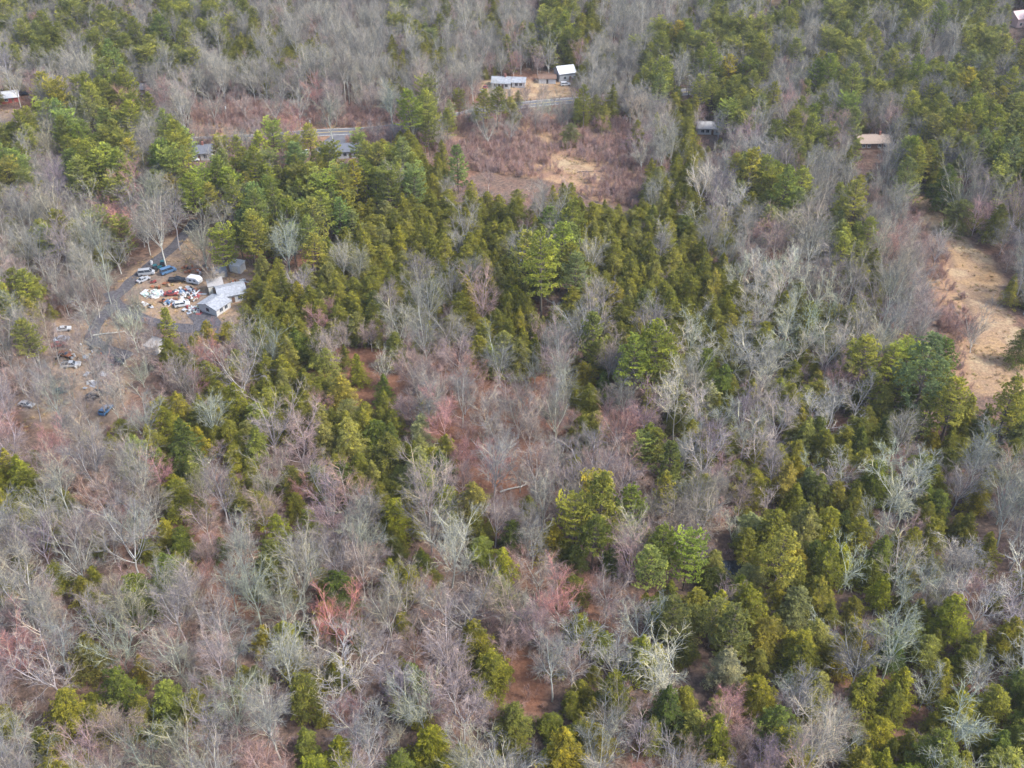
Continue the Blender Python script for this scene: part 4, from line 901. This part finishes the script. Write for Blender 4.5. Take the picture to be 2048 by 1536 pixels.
for (adj, k, n_, sec), L in bins.items():
    L.sort(key=lambda q: q[0])
    for i, (_, t) in enumerate(L):
        word = (ORD[i] + 'nearest' if len(L) > 1 else 'only')
        t['l'] = f"{adj} {NICE[k]}, {word} {SECT[sec]} {n_}"
for t in IND:
    k, v = t['k'], t['v']; pr = PROTO[k][v]
    o = bpy.data.objects.new(k, None); COL.objects.link(o)
    o.location = (t['x'], t['y'], t['z']); o.rotation_euler = (t['lx'], t['ly'], t['rz']); o.scale = (t['s'], t['s'], t['s'] * t['fz']); o.empty_display_size = .5
    o['label'] = t['l']; o['category'] = CAT[k]; o['group'] = GRP[k]
    tn = TINT[k][t['t']]; jt = [c * random.uniform(.92, 1.08) for c in tn]
    for nm, me in (('trunk', pr[0]), ('crown', pr[1])):
        c = bpy.data.objects.new(nm, me); COL.objects.link(c); c.parent = o; c.color = (*(jt if (nm == 'crown' or k in ('bare_tree', 'pale_tree', 'maple_tree')) else (1, 1, 1)), 1)
print('individual', len(IND), 'rest', len(REST))

# ------------------------------------------------------------ the mass behind: one object per kind, instancing the same trees
def scatter(name, pts, protos, label, cat):
    """pts: (x, y, z, rz, scale, variant)"""
    pc = bpy.data.collections.new('source_' + name)
    for i, me in enumerate(protos):
        o = bpy.data.objects.new('%s_source_%02d' % (name, i), me); pc.objects.link(o)
    me = bpy.data.meshes.new(name); me.from_pydata([p[:3] for p in pts], [], [])
    for an, ty, vals in (('rz', 'FLOAT', [p[3] for p in pts]), ('sc', 'FLOAT', [p[4] for p in pts]), ('sz', 'FLOAT', [p[4] * random.uniform(.78, 1.08) for p in pts]), ('vi', 'INT', [p[5] for p in pts])):
        me.attributes.new(an, ty, 'POINT').data.foreach_set('value', vals)
    o = link(name, me, kind='stuff', label=label, category=cat)
    ng = bpy.data.node_groups.new(name, 'GeometryNodeTree')
    ng.interface.new_socket('Geometry', in_out='INPUT', socket_type='NodeSocketGeometry'); ng.interface.new_socket('Geometry', in_out='OUTPUT', socket_type='NodeSocketGeometry')
    gi = ng.nodes.new('NodeGroupInput'); go = ng.nodes.new('NodeGroupOutput')
    ci = ng.nodes.new('GeometryNodeCollectionInfo'); ci.inputs['Collection'].default_value = pc; ci.inputs['Separate Children'].default_value = True; ci.inputs['Reset Children'].default_value = True
    ip = ng.nodes.new('GeometryNodeInstanceOnPoints'); ip.inputs['Pick Instance'].default_value = True
    def att(n, dt):
        a = ng.nodes.new('GeometryNodeInputNamedAttribute'); a.data_type = dt; a.inputs[0].default_value = n; return a.outputs[0]
    cx = ng.nodes.new('ShaderNodeCombineXYZ'); ng.links.new(att('rz', 'FLOAT'), cx.inputs[2])
    cs = ng.nodes.new('ShaderNodeCombineXYZ'); sa = att('sc', 'FLOAT')
    for i in range(2): ng.links.new(sa, cs.inputs[i])
    ng.links.new(att('sz', 'FLOAT'), cs.inputs[2])
    ng.links.new(gi.outputs[0], ip.inputs['Points']); ng.links.new(ci.outputs[0], ip.inputs['Instance'])
    ng.links.new(att('vi', 'INT'), ip.inputs['Instance Index']); ng.links.new(cx.outputs[0], ip.inputs['Rotation']); ng.links.new(cs.outputs[0], ip.inputs['Scale'])
    ng.links.new(ip.outputs[0], go.inputs[0])
    md = o.modifiers.new('scatter', 'NODES'); md.node_group = ng
    return o
def merged(k, v):
    pr = PROTO[k][v]; tb, cb = pr[2], pr[3]; b = MB()
    if tb.n: b.v += tb.v; b.f += [f for f in tb.f]; b.t += tb.t; b.n = tb.n
    nf = len(b.f); off = b.n
    b.v += cb.v; b.f += [[i + off for i in f] for f in cb.f]; b.t += cb.t; b.n += cb.n
    mats = [pr[0].materials[0] if pr[0] else pr[1].materials[0], pr[1].materials[0]]
    return b.mesh(k + '_whole', mats, [0] * nf + [1] * (len(b.f) - nf))
RL = {'hemlock_tree': ('hemlock_stand', 'dark mass of smaller and farther hemlocks filling the wood'), 'pine_tree': ('pine_stand', 'mass of farther green pines along the top of the wood'), 'bare_tree': ('bare_tree_stand', 'grey haze of farther leafless trees filling the upper wood'),
      'maple_tree': ('maple_stand', 'pinkish mass of farther leafless maples and saplings'), 'pale_tree': ('pale_tree_stand', 'farther pale-limbed leafless trees at the right')}
for k, (nm, lb) in RL.items():
    L = [t for t in REST if t['k'] == k]
    if L: scatter(nm, [(t['x'], t['y'], t['z'], t['rz'], t['s'], t['v']) for t in L], [merged(k, v) for v in range(len(PROTO[k]))], lb, CAT[k] + 's')
# brush in the clearing, by the meadow, and thin undergrowth on the forest floor
pts = []; und = []
for _ in range(120000):
    y = math.sqrt(random.random() * (700 ** 2 - 90 ** 2) + 90 ** 2); hw = (y * CP + CAM_H * SP) * .5
    x = random.uniform(-hw, hw)
    z = float(terr(x, y))
    if inpoly('field', x, y, -1.5): continue
    if inpoly('brushy', x, y, -1):
        n = math.sin(x / 9 + 2) + math.sin(y / 7) + math.sin((x + y) / 5)
        if n + random.gauss(0, .8) < -.9: continue
        if len(pts) < 4600 and roadclear(x, y, .5) and not np.any(np.hypot(CARR[:, 0] - x, CARR[:, 1] - y) < CARR[:, 2]): pts.append((x, y, z, random.uniform(0, 6.28), random.uniform(.7, 1.2), random.randrange(4)))
    elif len(und) < 5500 and not inpoly('field', x, y, -1) and not inpoly('dirt', x, y) and random.random() < .5:
        if roadclear(x, y, .8) and not np.any(np.hypot(CARR[:, 0] - x, CARR[:, 1] - y) < CARR[:, 2]): und.append((x, y, z, random.uniform(0, 6.28), random.uniform(.4, .95), random.randrange(4)))
SAP = [PROTO['sapling'][v][1] for v in range(4)]
def tuft():
    b = MB()
    for _ in range(26):
        a = random.uniform(0, 6.28); q = random.uniform(0, .35); p = Vector((q * math.cos(a), q * math.sin(a), -.02)); d = (Vector((math.cos(a) * .7, math.sin(a) * .7, 1)) + jitter(.3)).normalized(); l = random.uniform(.3, .7)
        s_ = d.orthogonal().normalized() * .03; e = p + d * l - Vector((0, 0, l * .15))
        b.add([tuple(p - s_), tuple(p + s_), tuple(e)], [[0, 1, 2]])
    return b
M['tuft'] = treemat('dry_grass', [(0, (.36, .25, .13)), (.5, (.42, .31, .18)), (.8, (.33, .25, .13)), (1, (.24, .22, .08))], nscale=1)
TU = [tuft().mesh('grass_tuft', M['tuft']) for _ in range(3)]; gp = []
for key, n in (('field', 1800), ('brushy', 2200), ('dirt', 2200)):
    for p in POLYW[key]:
        xs0 = [q[0] for q in p]; ys0 = [q[1] for q in p]; ar = (max(xs0) - min(xs0)) * (max(ys0) - min(ys0))
        for _ in range(int(min(n, ar * .35))):
            x = random.uniform(min(xs0) - 3, max(xs0) + 3); y = random.uniform(min(ys0) - 3, max(ys0) + 3)
            cl = math.sin(x / 3.1) + math.sin(y / 2.3 + x / 7) + random.gauss(0, .7)
            if cl < .3 or not roadclear(x, y, 0) or float(sdist(x, y, p)) < -1: continue
            if np.any(np.hypot(CARR[:, 0] - x, CARR[:, 1] - y) < CARR[:, 2] * .7): continue
            gp.append((x, y, float(terr(x, y)), random.uniform(0, 6.28), random.uniform(.7, 1.9), random.randrange(3)))
scatter('grass', gp, TU, 'dry tan grass tufts on the meadow, the clearing and the yards', 'grass')
scatter('brush', pts, SAP, 'purple and reddish brush covering the clearing and meadow edge', 'brush')
scatter('undergrowth', und, SAP, 'thin leafless undergrowth on the leaf-covered forest floor', 'undergrowth')
print('brush', len(pts), len(und))

def log(px, py, L, rz, tilt, label, m='bark'):
    b = MB(); b.tube([(0, 0, 0), (L * .3, .1, .05), (L * .7, -.15, .02), (L, .1, 0)], [.24, .2, .13, .05], 8, True)
    o = link('fallen_log', None); p = g3(px, py); o.location = (p.x, p.y, p.z + .25); o.rotation_euler = (0, R(-tilt), R(rz)); o['label'] = label; o['category'] = 'log'; o['group'] = 'dead trunks lying in the openings of the wood'
    part('trunk', b, M[m], o); b = MB()
    for q in (.45, .6, .72, .83, .9): b.tube([(L * q, 0, 0), (L * q + random.uniform(.5, 1.2), random.uniform(-1.2, 1.2), random.uniform(.2, 1.1))], [.07, .02], 5)
    part('branch_stubs', b, M[m], o)
log(985, 935, 11, 125, 14, 'pale dead trunk leaning across the rust coloured opening')
log(1000, 985, 8, 20, 2, 'dead trunk lying at the bottom of the rust coloured opening')
log(925, 905, 8, 160, 6, 'dead trunk lying at the left side of the rust coloured opening')
log(185, 672, 10, 10, 2, 'pale dead trunk lying beside the wrecks of the lower left yard')
log(1155, 345, 7, 5, 0, 'short log lying on the tan patch of the brush clearing', 'bark_dark')
log(1890, 462, 9, -40, 3, 'dark log lying at the upper edge of the pale meadow', 'bark_dark')
log(415, 930, 7, 70, 3, 'thin trunk lying in the small rust opening at left')
log(1070, 1150, 8, 40, 5, 'pale trunk lying below the large fan-shaped tree')
# ------------------------------------------------------------ the air
b = MB(); b.box((0, 560, 60), (2900, 2300, 262)); hz = b.mesh('haze', [])
hm = bpy.data.materials.new('air'); hm.use_nodes = True; hm.node_tree.nodes.clear()
ou = hm.node_tree.nodes.new('ShaderNodeOutputMaterial'); pv = hm.node_tree.nodes.new('ShaderNodeVolumePrincipled')
pv.inputs['Color'].default_value = (.82, .88, .97, 1); pv.inputs['Density'].default_value = .00008; pv.inputs['Anisotropy'].default_value = .2
hm.node_tree.links.new(pv.outputs[0], ou.inputs['Volume']); hz.materials.append(hm); fixn(hz)
link('haze', hz, kind='stuff', label='thin pale haze over the farther part of the wood', category='haze')
